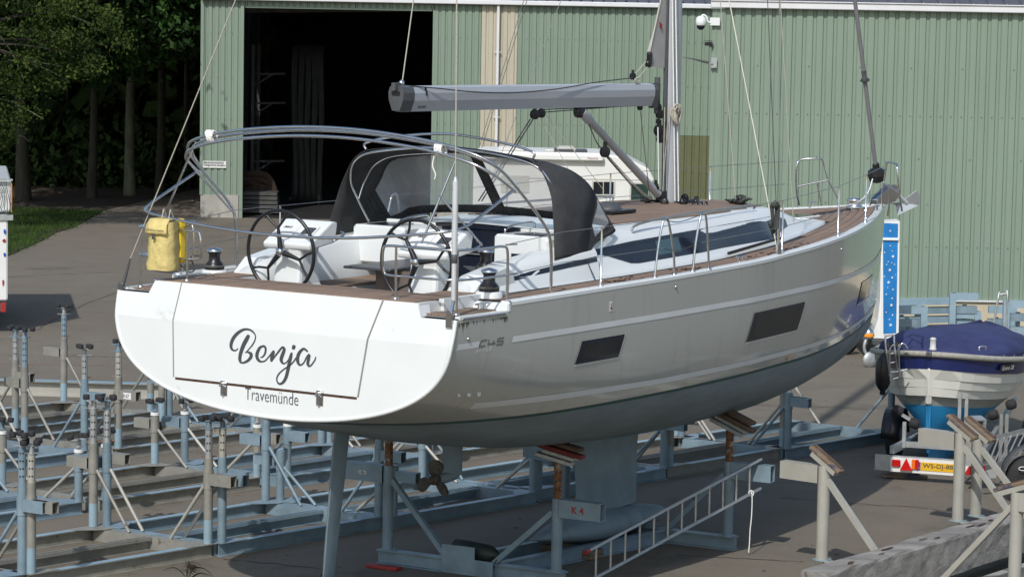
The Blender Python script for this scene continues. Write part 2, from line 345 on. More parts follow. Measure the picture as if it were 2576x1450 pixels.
for L in ([(95, 830), (180, 780), (260, 748), (340, 722), (470, 700)], [(0, 700), (60, 694), (140, 690), (300, 684)], [(110, 893), (220, 895), (330, 900), (420, 900)], [(1900, 1018), (2050, 1022), (2200, 1030)], [(2140, 1148), (2190, 1149), (2205, 1150)], [(1960, 1250), (2100, 1262), (2300, 1275), (2420, 1290)], [(1700, 1395), (1850, 1403), (2020, 1412)], [(640, 1290), (760, 1296), (820, 1300)], [(560, 1405), (700, 1418), (830, 1432)], [(330, 640), (420, 632), (520, 620)]):
    P = [G(q.x, q.y, .0) for q in smooth_line([(x, y, 0) for x, y in L], 8)]; rows = []
    for i, q in enumerate(P):
        t_ = (P[min(i+1, len(P)-1)]-P[max(i-1, 0)]).normalized(); n_ = Vector((-t_.y, t_.x, 0)); w = jr.uniform(.004, .016); q = q+n_*jr.gauss(0, .02); rows.append([(q.x-n_.x*w, q.y-n_.y*w, .004), (q.x+n_.x*w, q.y+n_.y*w, .004)])
    b.grid(rows, False)
tag(b.build('asphalt_joint', mat('joint_tar', (.05, .043, .034), .9)), kind='structure')
# wet dark patch round the yard drain
pp = [(365, 672), (395, 667), (450, 664), (500, 663), (545, 665), (570, 672), (560, 681), (510, 686), (440, 688), (395, 683)]
b = MB(); b.prism([tuple(G(q.x, q.y, .001)) for q in smooth_line([(x, y, 0) for x, y in pp], 3, True)], (0, 0, .003))
wet = mat('wet_asphalt', (.06, .055, .047), .7, 0, .3, 1.5); tag(b.build('damp_patch', wet), kind='structure')

# ------------------------------------------------------------------ buildings
PITCH = .2045
_sheets = {}
def wall_run(x0, x1, z0, z1, m, Y, parent, per=5, name='cladding_sheet', depth=.034):
    n = max(1, round((x1-x0)/PITCH)); p = (x1-x0)/n; i = 0
    while i < n:
        k = min(per, n-i); key = (k, round(p, 4), round(z0, 3), round(z1, 3), m)
        if key not in _sheets:
            pr = []
            for q in range(k):
                o = q*p; pr += [(o, 0), (o+.56*p, 0), (o+.66*p, depth), (o+.90*p, depth)]
            pr += [(k*p, 0)]
            b = MB(); b.grid([[(a, d, z) for a, d in pr] for z in (z0, z1)], False)
            o = b.build(name, m, parent, solid=0); _sheets[key] = o
        else:
            o = _sheets[key].copy(); C.objects.link(o); o.parent = parent
        o.location = (x0+i*p, Y, 0); i += k
LY = 85.2
xl = lambda px, py=300: WY(px, py, LY).x
zl = lambda py, px=1288: WY(px, py, LY).z
X_L, X_D0, X_D1, X_B0, X_B1 = xl(506), xl(612), xl(1086), xl(1207), xl(1298)
EAVE, DTOP = zl(13), WY(850, 20, LY).z
PL0 = WY(555, 490, LY).z
shed = thing('boat_shed', (0, 0, 0), 'long green boat shed with open dark doorway, behind the yacht', 'building')
wall_run(X_L, X_D0-.1, PL0, EAVE, 'gcl', LY, shed, 3)
wall_run(X_D0-.1, X_D1+.02, DTOP+.0, EAVE, 'gcl', LY+.002, shed)
wall_run(X_D1+.04, X_B0, .3, EAVE, 'gcl', LY, shed)
wall_run(X_B0+.01, X_B1, .3, EAVE, 'bcl', LY, shed, 9)
X_O0, X_O1 = xl(1690, 430), xl(1784, 430)
ZO = WY(1735, 341, LY).z
wall_run(X_B1+.01, X_O0, .3, EAVE, 'gcl', LY, shed)
wall_run(X_O0, X_O1, ZO, EAVE, 'gcl', LY+.001, shed)
wall_run(X_O0, X_O1, .3, ZO-.002, 'gol', LY+.01, shed, 9, 'olive_panel')
wall_run(X_O1, 12, .3, EAVE, 'gcl', LY, shed)
b = MB(); b.box(((X_L+X_D0)/2-.06, LY+.12, PL0/2), (X_D0-X_L-.12, .3, PL0)); b.build('concrete_plinth', 'conc', shed)
b = MB(); b.box(((X_D1+12)/2+.1, LY+.1, .15), (12-X_D1-.2, .2, .3)); b.build('wall_plinth', 'conc', shed)
b = MB(); b.box((X_D0-.05, LY+.0, DTOP/2), (.1, .16, DTOP)); b.box((X_D1+.02, LY+.05, DTOP/2), (.05, .12, DTOP)); b.box(((X_D0+X_D1)/2, LY+.05, DTOP-.02), (X_D1-X_D0-.06, .1, .05)); b.build('door_frame', 'gcl', shed)
b = MB(); b.box((X_L+.02, LY-.02, (PL0+EAVE)/2), (.09, .07, EAVE-PL0)); b.build('corner_trim', 'gcl', shed)
b = MB(); b.box(((X_L+6.15)/2, LY-.12, EAVE+.065), (6.15-X_L, .2, .14), ch=.02); b.build('gutter', 'trim', shed)
b = MB(); b.box(((X_L+6.15)/2, LY-.03, EAVE-.012), (6.15-X_L, .04, .02)); b.build('eave_flashing', 'roofm', shed)
def roof(x0, x1, Y, z, run, slope, parent, pitch=.33):
    b = MB(); dz = run*math.tan(slope); P = []
    n = int((x1-x0)/pitch); pr = []
    for i in range(n): o = x0+i*pitch; pr += [(o, 0), (o+pitch*.8, 0), (o+pitch*.86, .045), (o+pitch*.94, .045)]
    pr.append((x0+n*pitch, 0))
    b.grid([[(a, Y+run*t, z+dz*t+h) for a, h in pr] for t in (0, 1)], False); b.build('roof_sheet', 'roofm', parent)
roof(X_L-.1, 12, LY-.2, EAVE+.13, 22, math.radians(14), shed)
for px in (1251,):
    p = WY(px, 200, LY-.09); pts = [WY(1254, 12, LY-.09), WY(1246.5, 372, LY-.09)]; q = pts[1]+(pts[1]-pts[0])*(pts[1].z/(pts[0].z-pts[1].z)); q.z = .05
    b = MB(); b.bar((p.x, LY-.09, .05), (p.x, LY-.09, EAVE+.02), .125, .08, ch=.015); b.build('downpipe', 'trim', shed)
    b = MB()
    for z in (1.2, 3.1, 5.0): b.box((p.x, LY-.05, z), (.17, .10, .03))
    b.build('pipe_clip', 'trim', shed)
# interior
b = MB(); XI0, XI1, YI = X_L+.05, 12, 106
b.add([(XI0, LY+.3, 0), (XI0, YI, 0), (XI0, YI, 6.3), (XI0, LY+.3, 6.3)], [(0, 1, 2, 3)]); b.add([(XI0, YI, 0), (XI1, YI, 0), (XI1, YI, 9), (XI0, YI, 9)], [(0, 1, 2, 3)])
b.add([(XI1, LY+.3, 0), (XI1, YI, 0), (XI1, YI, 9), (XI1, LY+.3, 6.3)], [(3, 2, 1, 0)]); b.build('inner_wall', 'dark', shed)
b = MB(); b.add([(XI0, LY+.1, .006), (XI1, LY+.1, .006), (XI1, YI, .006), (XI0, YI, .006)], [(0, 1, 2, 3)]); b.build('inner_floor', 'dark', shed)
b = MB()
for i in range(5):
    y = LY+2+i*4
    b.bar((XI0+.3, y, 0), (XI0+.3, y, 6.2), .2, .2); b.bar((0, y, 0), (0, y, 6.8), .2, .2); b.bar((XI0, y, 6.1), (XI1, y, 6.6), .15, .25)
b.build('inner_frame', 'racks', shed)
# screws
b = MB()
def screws(x0, x1, zs, Y, every=1):
    n = round((x1-x0)/PITCH); p = (x1-x0)/n
    for i in range(n):
        for j, z in enumerate(zs):
            if (i+j) % every == 0: b.box((x0+i*p+.06, Y-.006, z), (.022, .012, .022))
screws(X_L, X_D0-.2, (1.6, 2.9, 4.1, 5.4), LY); screws(X_D1+.1, X_B0, (1.6, 2.9, 4.1, 5.4), LY); screws(X_B1, 6, (1.6, 2.9, 4.1, 5.4), LY)
tag(b.build('cladding_screw', 'screw', shed), kind='stuff')
# things standing inside the doorway
t = thing('storage_rack', (WY(655, 400, 90).x, 90, 0), 'dusty steel rack with shelf arms just inside the dark shed doorway', 'rack')
b = MB(); b.bar((-.25, 0, 0), (-.25, 0, 5.0), .1, .1); b.bar((-.25, 2, 0), (-.25, 2, 5.0), .1, .1); b.build('upright', 'racks', t)
for z in (1.4, 2.3, 3.2, 4.1):
    b = MB(); b.bar((-.25, 0, z), (.75, 0, z+.03), .06, .06); b.bar((-.2, 0, z-.35), (.35, 0, z), .05, .05); b.build('shelf_arm', 'racks', t)
p = WY(645, 455, 87.5); b = MB(); rr = random.Random(5)
for i in range(9):
    z = p.z-.1+rr.uniform(-.3, .3); x = p.x+rr.uniform(-.1, .1)
    b.tube(smooth_line([(x-.42, 87.5, z), (x-.1, 87.4, z+.06), (x+.3, 87.5, z-.05), (x+.4+rr.uniform(0, .1), 87.5, z-.45)], 4), .11, 8)
tag(b.build('rolled_net', 'net'), 'rolled brown netting bundle hanging in the shed doorway above the dark floor', 'netting')
t = thing('plastic_curtain', (WY(770, 300, 91).x, 91, 0), 'tall pale plastic curtain strips hanging inside the dark doorway', 'curtain')
for i in range(5):
    b = MB(); x = -.45+i*.2; b.grid([[(x+u*.19+.03*math.sin(z*1.3+i), .05*math.sin(u*9+z), z) for u in (0, .25, .5, .75, 1)] for z in [k*.5 for k in range(11)]]); b.build('curtain_strip', 'vinylw', t, solid=.01)
p = WY(640, 475, 86.8)
t = thing('pallet_stack', (p.x, 86.8, 0), 'low grey stack of boards on the floor just inside the shed doorway', 'boards')
for i in range(5):
    b = MB(); b.box((.05*i, 0, .12+i*.13), (1.5-.12*i, .8, .10)); b.build('board', 'racks', t)

# fire lane sign
p = WY(538, 413.5, LY-.06); b = MB(); b.box((0, 0, 0), (.72, .012, .20)); sg = b.build('fire_lane_sign', 'white2'); sg.location = (p.x, LY-.03, p.z)
tag(sg, 'small white sign reading BRANDGANG VRIJHOUDEN on the green shed wall', 'sign')
for i, s_ in enumerate(('BRANDGANG', 'VRIJHOUDEN')):
    text('lettering', s_, 'ink', (-.31-(.0 if i == 0 else 0), -.008, .015-.085*i), (1, 0, 0), (0, 0, 1), w=.60+.05*i, h=.066, parent=sg, shear=.2, bold=.035)

RY = 57.75
xr = lambda px, py=300: WY(px, py, RY).x
X_R = xr(1787); REAVE = WY(2200, 29, RY).z; RB = WY(2300, 752, RY).z; X_RE = 19.
wing = thing('workshop_wing', (0, 0, 0), 'nearer green clad building on a cream plinth, right of the mast', 'building')
wall_run(X_R+.24, X_RE, RB, REAVE+.02, 'gcl', RY, wing)
b = MB(); b.box((X_R+.12, RY-.012, (RB+REAVE)/2), (.26, .05, REAVE-RB)); b.box((X_R+.06, RY-.045, (RB+REAVE)/2), (.03, .02, REAVE-RB)); b.box((X_R+.2, RY-.045, (RB+REAVE)/2), (.02, .02, REAVE-RB)); b.build('corner_trim', 'gcl', wing)
b = MB(); b.bar((X_R+.03, RY+.05, REAVE/2), (X_R+2.3, LY-.2, REAVE/2), .05, REAVE); b.build('side_wall', 'gcl', wing)
b = MB(); b.box(((X_R+X_RE)/2, RY+.07, RB/2-.01), (X_RE-X_R, .12, RB-.03)); b.build('plinth', 'brickw', wing)
b = MB(); b.box(((X_R+X_RE)/2, RY-.015, RB-.012), (X_RE-X_R, .07, .028)); b.build('drip_flashing', 'trim', wing)
b = MB(); b.box(((X_R+X_RE)/2, RY-.07, REAVE+.085), (X_RE-X_R+.1, .15, .14), ch=.015); b.box(((X_R+X_RE)/2, RY-.09, REAVE+.165), (X_RE-X_R+.1, .17, .02)); b.build('gutter', 'trim', wing)
roof(X_R-.1, X_RE, RY-.12, REAVE+.15, 13, math.radians(14), wing)
b = MB(); screws(X_R+.24, X_RE, (1.75, 4.35), RY, 1); screws(X_R+.24, X_RE, (2.6, 3.5, 5.3), RY, 5); tag(b.build('cladding_screw', 'screw', wing), kind='stuff')

# cameras and bracket on the corner of the wing
Yc = RY-.12
def wr(px, py, dy=0): return WY(px, py, Yc+dy)
t = thing('dome_camera', wr(1763, 62), 'white dome security camera on bracket under the wing gutter', 'camera'); o0 = t.location.copy()
b = MB(); b.lathe((0, 0, .17), [(.01, 0), (.05, -.005), (.085, -.03), (.105, -.09), (.108, -.17), (.09, -.19)]); b.build('housing', 'white', t)
b = MB(); b.lathe((0, 0, -.02), [(.085, 0), (.078, -.04), (.05, -.075), (.01, -.088)]); b.build('dome', 'glass', t)
b = MB(); b.tube(smooth_line([(0, 0, .15), (.05, 0, .19), (.11, 0, .15), (.14, 0, .06), (.2, 0, .04)], 4), .02, 8); b.box((.28, .02, .06), (.2, .06, .16), ch=.01); b.build('bracket', 'white', t)
t = thing('bullet_camera', wr(1783, 110), 'small dark bullet camera below the white dome camera', 'camera')
b = MB(); b.bar((-.08, 0, -.01), (.06, 0, .0), .07, .07, ch=.015); b.bar((-.1, 0, .05), (.07, 0, .055), .1, .012); b.build('body', 'black', t)
b = MB(); b.bar((.03, 0, -.05), (.08, .06, -.05), .04, .05); b.build('bracket', 'bootmast', t)
t = thing('wall_antenna', wr(1796, 158), 'thin dark rod antenna on grey wall plate at the green corner', 'antenna')
b = MB(); b.box((0, 0, 0), (.11, .03, .2)); b.bar((-.02, -.03, -.01), (-.1, -.05, .0), .03, .03); b.build('bracket', 'galv', t)
b = MB(); b.tube([(-.1, -.05, .0), (-.2, -.06, .02), (-.42, -.06, .07), (-.63, -.06, .1)], [.022, .025, .014, .005], 8); b.build('rod', 'bootmast', t)

# ------------------------------------------------------------------ wood at the left
def leaves(name, m, P, size, parent=None, seed=1, asp=.7):
    r = np.random.default_rng(seed); P = np.asarray(P); n = len(P)
    a = r.normal(size=(n, 3)); a /= np.linalg.norm(a, axis=1)[:, None]; c = r.normal(size=(n, 3)); b_ = np.cross(a, c); b_ /= np.linalg.norm(b_, axis=1)[:, None]
    s = (np.asarray(size)*r.uniform(.6, 1.25, n))[:, None]; a *= s; b_ *= s*asp
    V = np.stack([P-a, P+b_*.8, P+a, P-b_*.8], 1).reshape(-1, 3)
    me = bpy.data.meshes.new(name); me.vertices.add(4*n); me.vertices.foreach_set('co', V.astype('f').ravel())
    me.loops.add(4*n); me.loops.foreach_set('vertex_index', np.arange(4*n, dtype='i')); me.polygons.add(n)
    me.polygons.foreach_set('loop_start', np.arange(0, 4*n, 4, dtype='i')); me.polygons.foreach_set('loop_total', np.full(n, 4, dtype='i'))
    me.update(); me.validate(); me.materials.append(M[m]); o = bpy.data.objects.new(name, me); C.objects.link(o)
    if parent: o.parent = parent
    return o
def clumps(r, c, rad, nc, per, cs, low=None):
    """leaf positions: clumps scattered through an ellipsoid shell, hollow inside"""
    q = r.normal(size=(nc, 3)); q /= np.linalg.norm(q, axis=1)[:, None]; q *= (r.uniform(.45, 1, nc)**.5)[:, None]; q = q*rad+c
    P = (q[:, None, :]+r.normal(size=(nc, per, 3))*np.array([cs, cs, cs*.55])).reshape(-1, 3)
    return P if low is None else P[P[:, 2] > low]
def tree(loc, H, rt, crown, label, m, name='tree', lean=0, group=None, seed=1, size=.16, bk='bark'):
    r = np.random.default_rng(seed); rr = random.Random(seed); x, y = loc
    t = thing(name, (x, y, 0), label, 'tree', group=group); b = MB()
    pts = [(lean*k*k+.08*math.sin(k*5+seed), .1*math.cos(k*4+seed), H*k) for k in [j/8 for j in range(9)]]; b.tube(pts, [rt*(1.25 if i == 0 else 1)*(1-.6*i/8) for i in range(9)], 10); b.build('trunk', bk, t)
    b = MB()
    for (c, rad, nc, per, cs) in crown:
        for _ in range(6):
            z0 = c[2]-rad[2]*.5; zz = min(max(z0, H*.35), H*.95); e = Vector(c)+Vector([rr.uniform(-.8, .8)*k for k in rad]); k = zz/H
            b.tube(smooth_line([(lean*k*k, 0, zz), ((e.x+lean*k*k)/2, e.y/2, (zz+e.z)/2+.3), e], 3), [rt*.28, rt*.25, rt*.2, rt*.16, rt*.12, rt*.08, rt*.05], 5)
    b.build('branch', 'bark', t)
    P = np.concatenate([clumps(r, np.array(c), np.array(rad), nc, per, cs) for (c, rad, nc, per, cs) in crown])
    vis = P[:, 2] < 7.2
    leaves('crown', m, P[vis], size, t, seed)
    if (~vis).any(): leaves('upper_crown', m, P[~vis][::2], size*2.0, t, seed+1)
    return t
# near branches, sunlit yellow-green, reaching in from the left
nb = WY(-160, 300, 79)
t = tree((nb.x, 79), 11, .2, [((2.4, -.4, 5.6), (2.3, 1.3, 2.0), 60, 110, .26), ((3.6, 0, 5.4), (1.6, 1.0, 1.1), 26, 100, .22), ((1.5, -.2, 3.4), (1.3, 1.0, 1.2), 26, 100, .24), ((0, .5, 9), (4.5, 3.2, 3.2), 130, 60, .5)],
         'tree with small yellow green leaves reaching in from the left edge', 'leafy', 'broadleaf_tree', seed=11, size=.062)
b = MB(); rr = random.Random(4)
for px, py, qx, qy in ((-40, 160, 160, 168), (-30, 60, 130, 130), (20, 150, 175, 205), (-40, 240, 110, 300), (30, 10, 230, 60), (90, 100, 250, 190), (0, 90, 60, 200)):
    a, c = WY(px, py, 79.2), WY(qx, qy, 78.6); b.tube(smooth_line([a, (a+c)/2+Vector((0, 0, .12)), c], 4), [.014]*4+[.011]*4+[.006], 5)
b.v = [(x-nb.x, y-79, z) for x, y, z in b.v]; b.build('bare_twig', 'bark2', t)
# maple right of it, trunk in view
mp_ = G(322, 492)
tree((mp_.x, mp_.y), 13, .17, [((1.0, -4.5, 6.0), (2.0, 1.8, 2.0), 60, 60, .34), ((.2, -4.5, 4.3), (1.0, 1.0, .9), 18, 50, .25), ((0, -3, 10), (4, 4, 3.2), 110, 40, .6)],
     'maple with fresh green leaves and leaning grey trunk beside the shed', 'leafg', 'maple_tree', lean=1.5, seed=21, size=.12, bk='bark2')
tr = [(232, 499, 12, .15, 'slim straight trunk left of the maple, dark crown above'), (398, 486, 13, .15, 'dim straight trunk between the maple and the shed'), (52, 505, 12, .22, 'thick dark trunk nearest the left edge above the lawn'),
      (470, 474, 12, .10, 'faint slim trunk close to the shed corner')]
for i, (px, py, H, rt, lab) in enumerate(tr):
    p = G(px, py); yoff = -8 if i < 4 else -6
    tree((p.x, p.y), H, rt, [((-.3+(i%3-1)*.9, yoff+2, 5.6+(i*37%5)*.35), (2.0, 2.2, 1.9), 52, 60, .42), ((-.3, yoff+2, 7.6), (2.2, 2.4, 2.2), 40, 50, .5), ((0, yoff*.5, 11), (3.6, 4, 3), 90, 30, .8)], lab, 'leafd', 'woodland_tree', lean=(.3 if i % 2 else -.2), seed=31+i, size=.16)
r = np.random.default_rng(5)
P = np.stack([r.uniform(-36, -8.8, 26000), r.uniform(101, 112, 26000), r.uniform(0, 16, 26000)], 1)
P2 = np.stack([r.uniform(-30, -10.5, 9000), r.uniform(97, 101, 9000), r.gamma(1.5, .45, 9000)], 1)
P3 = np.stack([r.uniform(-36, -9.5, 12000), r.uniform(90, 100, 12000), r.uniform(6.8, 15, 12000)], 1)
tag(leaves('woodland', 'leafd', np.concatenate([P, P3]), .55, seed=9), 'dark wood closing the background at the left', kind='stuff')
tag(leaves('undergrowth', 'leafd', P2, .17, seed=10), 'dark undergrowth between the trunks', kind='stuff')
b = MB()
for i in range(60):
    x, y = rg.uniform(-34, -9.5), rg.uniform(102, 110); b.cyl((x, y, 0), (x+rg.uniform(-.4, .4), y, 12), rg.uniform(.1, .22), .1, 7)
tag(b.build('distant_trunks', 'bark'), 'far tree trunks lost in the dark wood', kind='stuff')
b = MB(); b.grid([[(x, 114+2*math.sin(x*.3), z) for x in range(-50, -5, 3)] for z in (0, 6, 12, 18)], True); tag(b.build('wooded_bank', 'leafd'), kind='structure')

# ================================================================== YACHT (parts in yacht coordinates: x forward, y to port, z above the boot line)
Y = thing('sailing_yacht', (X0, Y0, 0), 'large champagne grey sailing yacht Benja with white stern, standing on steel supports', 'sailing yacht', rz=PI/2-PHI)
def yb(b, name, m, parent=None, **k): return b.build(name, m, parent or Y, dz=ZW, **k)
ip = np.interp
TBX = [0, 1, 2, 4, 6, 8, 9, 10, 11, 12, 12.8, 13.3, 13.65]; TBY = [2.13, 2.15, 2.16, 2.15, 2.08, 1.88, 1.70, 1.45, 1.12, .73, .38, .16, .02]
def sm_table(xs, ys):
    xs2 = np.linspace(xs[0], xs[-1], 300); y = ip(xs2, xs, ys); k = np.ones(15)/15; yp = np.convolve(np.concatenate([2*y[0]-y[7:0:-1], y, 2*y[-1]-y[-2:-9:-1]]), k, 'valid'); return xs2, yp
_bx, _by = sm_table(TBX, TBY)
def bm(x): return max(.012, float(ip(x, _bx, _by)))
def sh(x): return float(ip(x, [0, .82, .9, 2.5, 4.3, 6.45, 8.3, 10.2, 12, 13.65], [1.13, 1.13, 1.21, 1.225, 1.24, 1.27, 1.335, 1.395, 1.43, 1.45]))
def ss(x): return float(ip(x, [0, 2.5, 4.3, 6.45, 8.3, 10.2, 12, 13.65], [1.2, 1.225, 1.24, 1.27, 1.335, 1.395, 1.43, 1.45]))
_dx, _dz = sm_table([0, .6, 1.3, 2, 3.15, 4.8, 5.9, 8.2, 9.9, 11.13, 12.0, 12.64, 13.1, 13.3, 13.45, 13.55, 13.65], [0, .2, .36, .5, .68, .8, .85, .88, .81, .71, .60, .48, .35, .24, .08, -.25, -1.0])
def dp(x): return float(ip(x, _dx, _dz))
def nn(x): return float(ip(x, [0, 1, 2, 4.5, 8.4, 10.2, 12, 13, 13.65], [3.4, 4, 4.4, 4.4, 3.5, 3.0, 2.8, 2.2, 1.6]))
def hy(x, z):
    s, d = ss(x), dp(x); u = min(1, max(0, (s-z)/(s+d))); return bm(x)*math.sqrt(max(0, 1-u**nn(x)))
def xt(z): return (-(1.27-z)*.22 if z > .88 else -.086-(.88-z)*.06)        # slope of the stern face
xs = [0]+[.2, .4, .6, .82, .9]+[1+.35*i for i in range(33)]+[12.4, 12.6, 12.8, 12.95, 13.1, 13.2, 13.3, 13.4, 13.47, 13.53, 13.58, 13.62, 13.65]
xs = sorted(set(round(x, 3) for x in xs)); NU = 34
def ring(x, side):
    s, d = sh(x), dp(x); L = []
    for k in range(NU+1):
        t = k/NU; th = t*PI/2; u = math.sin(th)**.85 if t < 1 else 1; z = s-u*(s+d); y = hy(x, z) if k < NU else 0
        xx = x+(xt(z) if x == 0 else xt(z)*max(0, 1-x/.8)); L.append((xx, side*y, z))
    return L
b = MB()
for sd_ in (1, -1):
    gr = [ring(x, sd_) for x in xs]; b.grid(gr if sd_ < 0 else [r_[::-1] for r_ in gr])
hull = yb(b, 'hull', 'hull')
# white lip round the stern and the stern face
def outline(off=0., n=40):
    R_ = [p for p in ring(0, 1)]; L_ = [p for p in ring(0, -1)]; return R_[:-1]+L_[::-1]
lip = outline(); b = MB(); b.tube([(x-.004, y*.997, z) for x, y, z in lip], .022, 8); yb(b, 'stern_lip', 'white')
def hw(z):                                            # half width of the stern at height z
    return hy(0, z)
b = MB(); zr = [1.13]+[.88+.25*i/4 for i in range(3, -1, -1)]+[.88*(1-(i/14)**1.3*.985) for i in range(1, 15)]
rows = []
for z in zr: w = max(.02, hw(z)-.008); rows.append([(xt(z)-.012, w*t, z) for t in [k/12-1 for k in range(25)]])
b.grid([r_[::-1] for r_ in rows], False)
b.prism([(xt(1.13)-.012, -1.72, 1.13), (xt(1.13)-.012, 1.72, 1.13), (xt(1.27)-.012, 1.66, 1.262), (xt(1.27)-.012, -1.66, 1.262)], (.18, 0, 0))
tran = yb(b, 'transom', 'white')
# fold-down stern door: proud panel with a gap
def tp(y, z, o=.02): return Vector((xt(z)-o, y, z))
DY = lambda z, s_=1: float(ip(z, [.27, .88, 1.27], [1.29, 1.335, 1.29] if s_ > 0 else [1.03, 1.12, 1.24]))
b = MB()
zz = [1.262, 1.1, .95, .89, .87, .75, .6, .45, .30]
b.grid([[tp(k*DY(z, k), z, .018) for k in (1, .5, 0, -.5, -1)] for z in zz], False)
b.grid([[tp(DY(z), z, o) for o in (.018, .008)] for z in zz], False); b.grid([[tp(-DY(z, -1), z, o) for o in (.008, .018)] for z in zz], False)
b.grid([[tp(y, zz[-1], o) for o in (.018, .010)] for y in (1.28, -1.02)][::-1], False)
door = yb(b, 'stern_door', 'white', tran)
b = MB()
b.grid([[tp(DY(z)+o, z, .0150) for o in (0, .018)] for z in zz], False); seal = mat('grey_seal', (.22, .22, .21), .6); yb(b, 'door_gap', seal, tran)
b = MB(); b.grid([[tp(-(DY(z, -1)+o), z, .0150) for o in (.018, 0)] for z in zz], False); yb(b, 'door_gap', seal, tran)
b = MB(); b.grid([[tp(y, z, .0150) for z in (.302, .275)] for y in (-1.03, 1.28)], False); yb(b, 'hinge_gap', 'bolt', tran)
for px, py in ((567, 975), (808, 1000)):
    p = BX(px, py, -.12); b = MB(); b.box((p.x-.012, p.y, p.z), (.03, .085, .15)); b.box((p.x-.04, p.y, p.z), (.05, .03, .13), ch=.008); b.cyl((p.x-.05, p.y-.035, p.z+.03), (p.x-.05, p.y+.035, p.z+.03), .014); yb(b, 'door_hinge', 'steel', tran)
# hand-lettered name, traced as brush strokes
ST = [[(205, 470, 10), (185, 500, 22), (150, 508, 25), (115, 485, 34), (102, 435, 45), (115, 370, 50), (150, 305, 52), (210, 245, 48), (275, 210, 38), (340, 207, 30), (400, 235, 26), (443, 290, 18), (443, 350, 20), (412, 420, 22), (370, 475, 20), (325, 525, 15), (300, 540, 10)],
      [(300, 540, 10), (345, 530, 25), (388, 552, 45), (392, 600, 48), (352, 650, 42), (300, 678, 32), (262, 682, 25)],
      [(352, 283, 40), (330, 330, 58), (290, 410, 60), (260, 490, 55), (240, 570, 50), (236, 630, 45), (250, 672, 32), (272, 684, 22)],
      [(525, 600, 12), (555, 600, 22), (590, 555, 28), (600, 490, 30), (583, 450, 30), (550, 447, 32), (512, 472, 40), (482, 540, 48), (480, 600, 45), (510, 650, 38), (550, 665, 25), (600, 650, 22), (660, 580, 20), (705, 515, 22)],
      [(712, 505, 30), (708, 545, 48), (692, 610, 50), (688, 668, 28)], [(690, 665, 12), (730, 600, 20), (790, 515, 28), (838, 460, 30), (865, 492, 42), (845, 560, 50), (826, 630, 48), (845, 680, 32), (880, 690, 20), (930, 640, 18), (965, 560, 22)],
      [(975, 532, 26), (960, 600, 48), (945, 680, 48), (925, 800, 48), (900, 900, 45), (860, 963, 38), (815, 980, 28), (783, 950, 20), (775, 900, 20), (800, 840, 22), (860, 780, 20), (935, 730, 22), (1000, 670, 20), (1045, 600, 20)],
      [(1008, 428, 34), (1000, 455, 52), (992, 492, 34)],
      [(1205, 525, 22), (1150, 482, 30), (1108, 505, 40), (1072, 560, 46), (1060, 630, 46), (1075, 688, 38), (1105, 712, 25), (1150, 680, 20), (1190, 600, 22), (1225, 555, 28)],
      [(1232, 560, 32), (1215, 640, 42), (1210, 700, 38), (1235, 728, 25), (1270, 700, 20), (1308, 640, 18), (1322, 590, 12)]]
b = MB()
for si, st in enumerate(ST):
    L = smooth_line(st, 5); o = .0195+.0005*si; P = []
    for i, q in enumerate(L):
        t = L[min(i+1, len(L)-1)]-L[max(i-1, 0)]; l = math.hypot(t.x, t.y) or 1; nx_, ny_ = -t.y/l, t.x/l; e = 1 if 0 < i < len(L)-1 else .3
        row = []
        for sg_ in (-.5, .5):
            c = BX(563.5+(q.x+nx_*q.z*sg_*e)/5.6895, 791.6+(q.y+ny_*q.z*sg_*e)/5.6895, -.115); row.append((xt(c.z)-o, c.y, c.z))
        P.append(row)
    b.grid([r_[::-1] for r_ in P], False)
yb(b, 'name_lettering', 'ink', tran)
p0 = BX(617, 1001, -.14); p1 = BX(751, 1017, -.14)
text('port_lettering', 'Travemünde', 'ink', (xt(.2)-.018, p0.y, p0.z-.01), p1-p0, (0, 0, 1), w=(p1-p0).length, h=.125, parent=tran, dz=ZW, depth=.001, bold=-.012)

# window strips, stripes on the hull side
def strip(name, m, fx, za, zb, off, x0, x1, n=40, parent=None, side=-1, nz=4):
    b = MB(); P = []
    for i in range(n+1):
        x = x0+(x1-x0)*i/n; row = []
        for k in range(nz+1):
            z = za(x)+(zb(x)-za(x))*k/nz; xx = x+fx(z); row.append((xx, side*(hy(xx, z)+off), z))
        P.append(row)
    b.grid(P if side > 0 else [r_[::-1] for r_ in P]); return yb(b, name, m, parent)
cz = lambda v: (lambda x: v)
for sd_ in (-1, 1):
    strip('upper_stripe', 'stripe', lambda z: (z-.85)*.35, cz(.835), cz(.895), .004, .93, 13.45, 90, side=sd_)
    strip('upper_stripe', 'stripe', lambda z: (z-.85)*.35, cz(.835), cz(.895), .004, .0, .36, 8, side=sd_)
    strip('lower_stripe', 'stripe', lambda z: 0, lambda x: float(ip(x, [0, 4, 13], [.175, .105, .075])), lambda x: float(ip(x, [0, 4, 13], [.245, .165, .135])), .004, .03, 13.4, 90, side=sd_)
    for x0, x1, z0, z1 in ((2.12, 2.98, .50, .735), (5.95, 7.5, .385, .71), (10.3, 11.45, .43, .70)):
        sl_ = .45 if x0 < 5 else .5
        strip('window_frame_lit_bevel', 'gasket', lambda z: (z-z0)*sl_, cz(z0-.022), cz(z1+.004), .005, x0-.004, x1+.03, 14, side=sd_)  # frame widened below and forward, its pale colour standing for the sunlit bevel
        w = strip('hull_window', 'glass', lambda z: (z-z0)*sl_, cz(z0), cz(z1), .009, x0, x1, 14, side=sd_)
        strip('inner_pane', 'glass2', lambda z: (z-z0)*sl_, cz(z0+.05), cz(z1-.05), .0105, x0+.1, x1-.1, 10, side=sd_, parent=w)
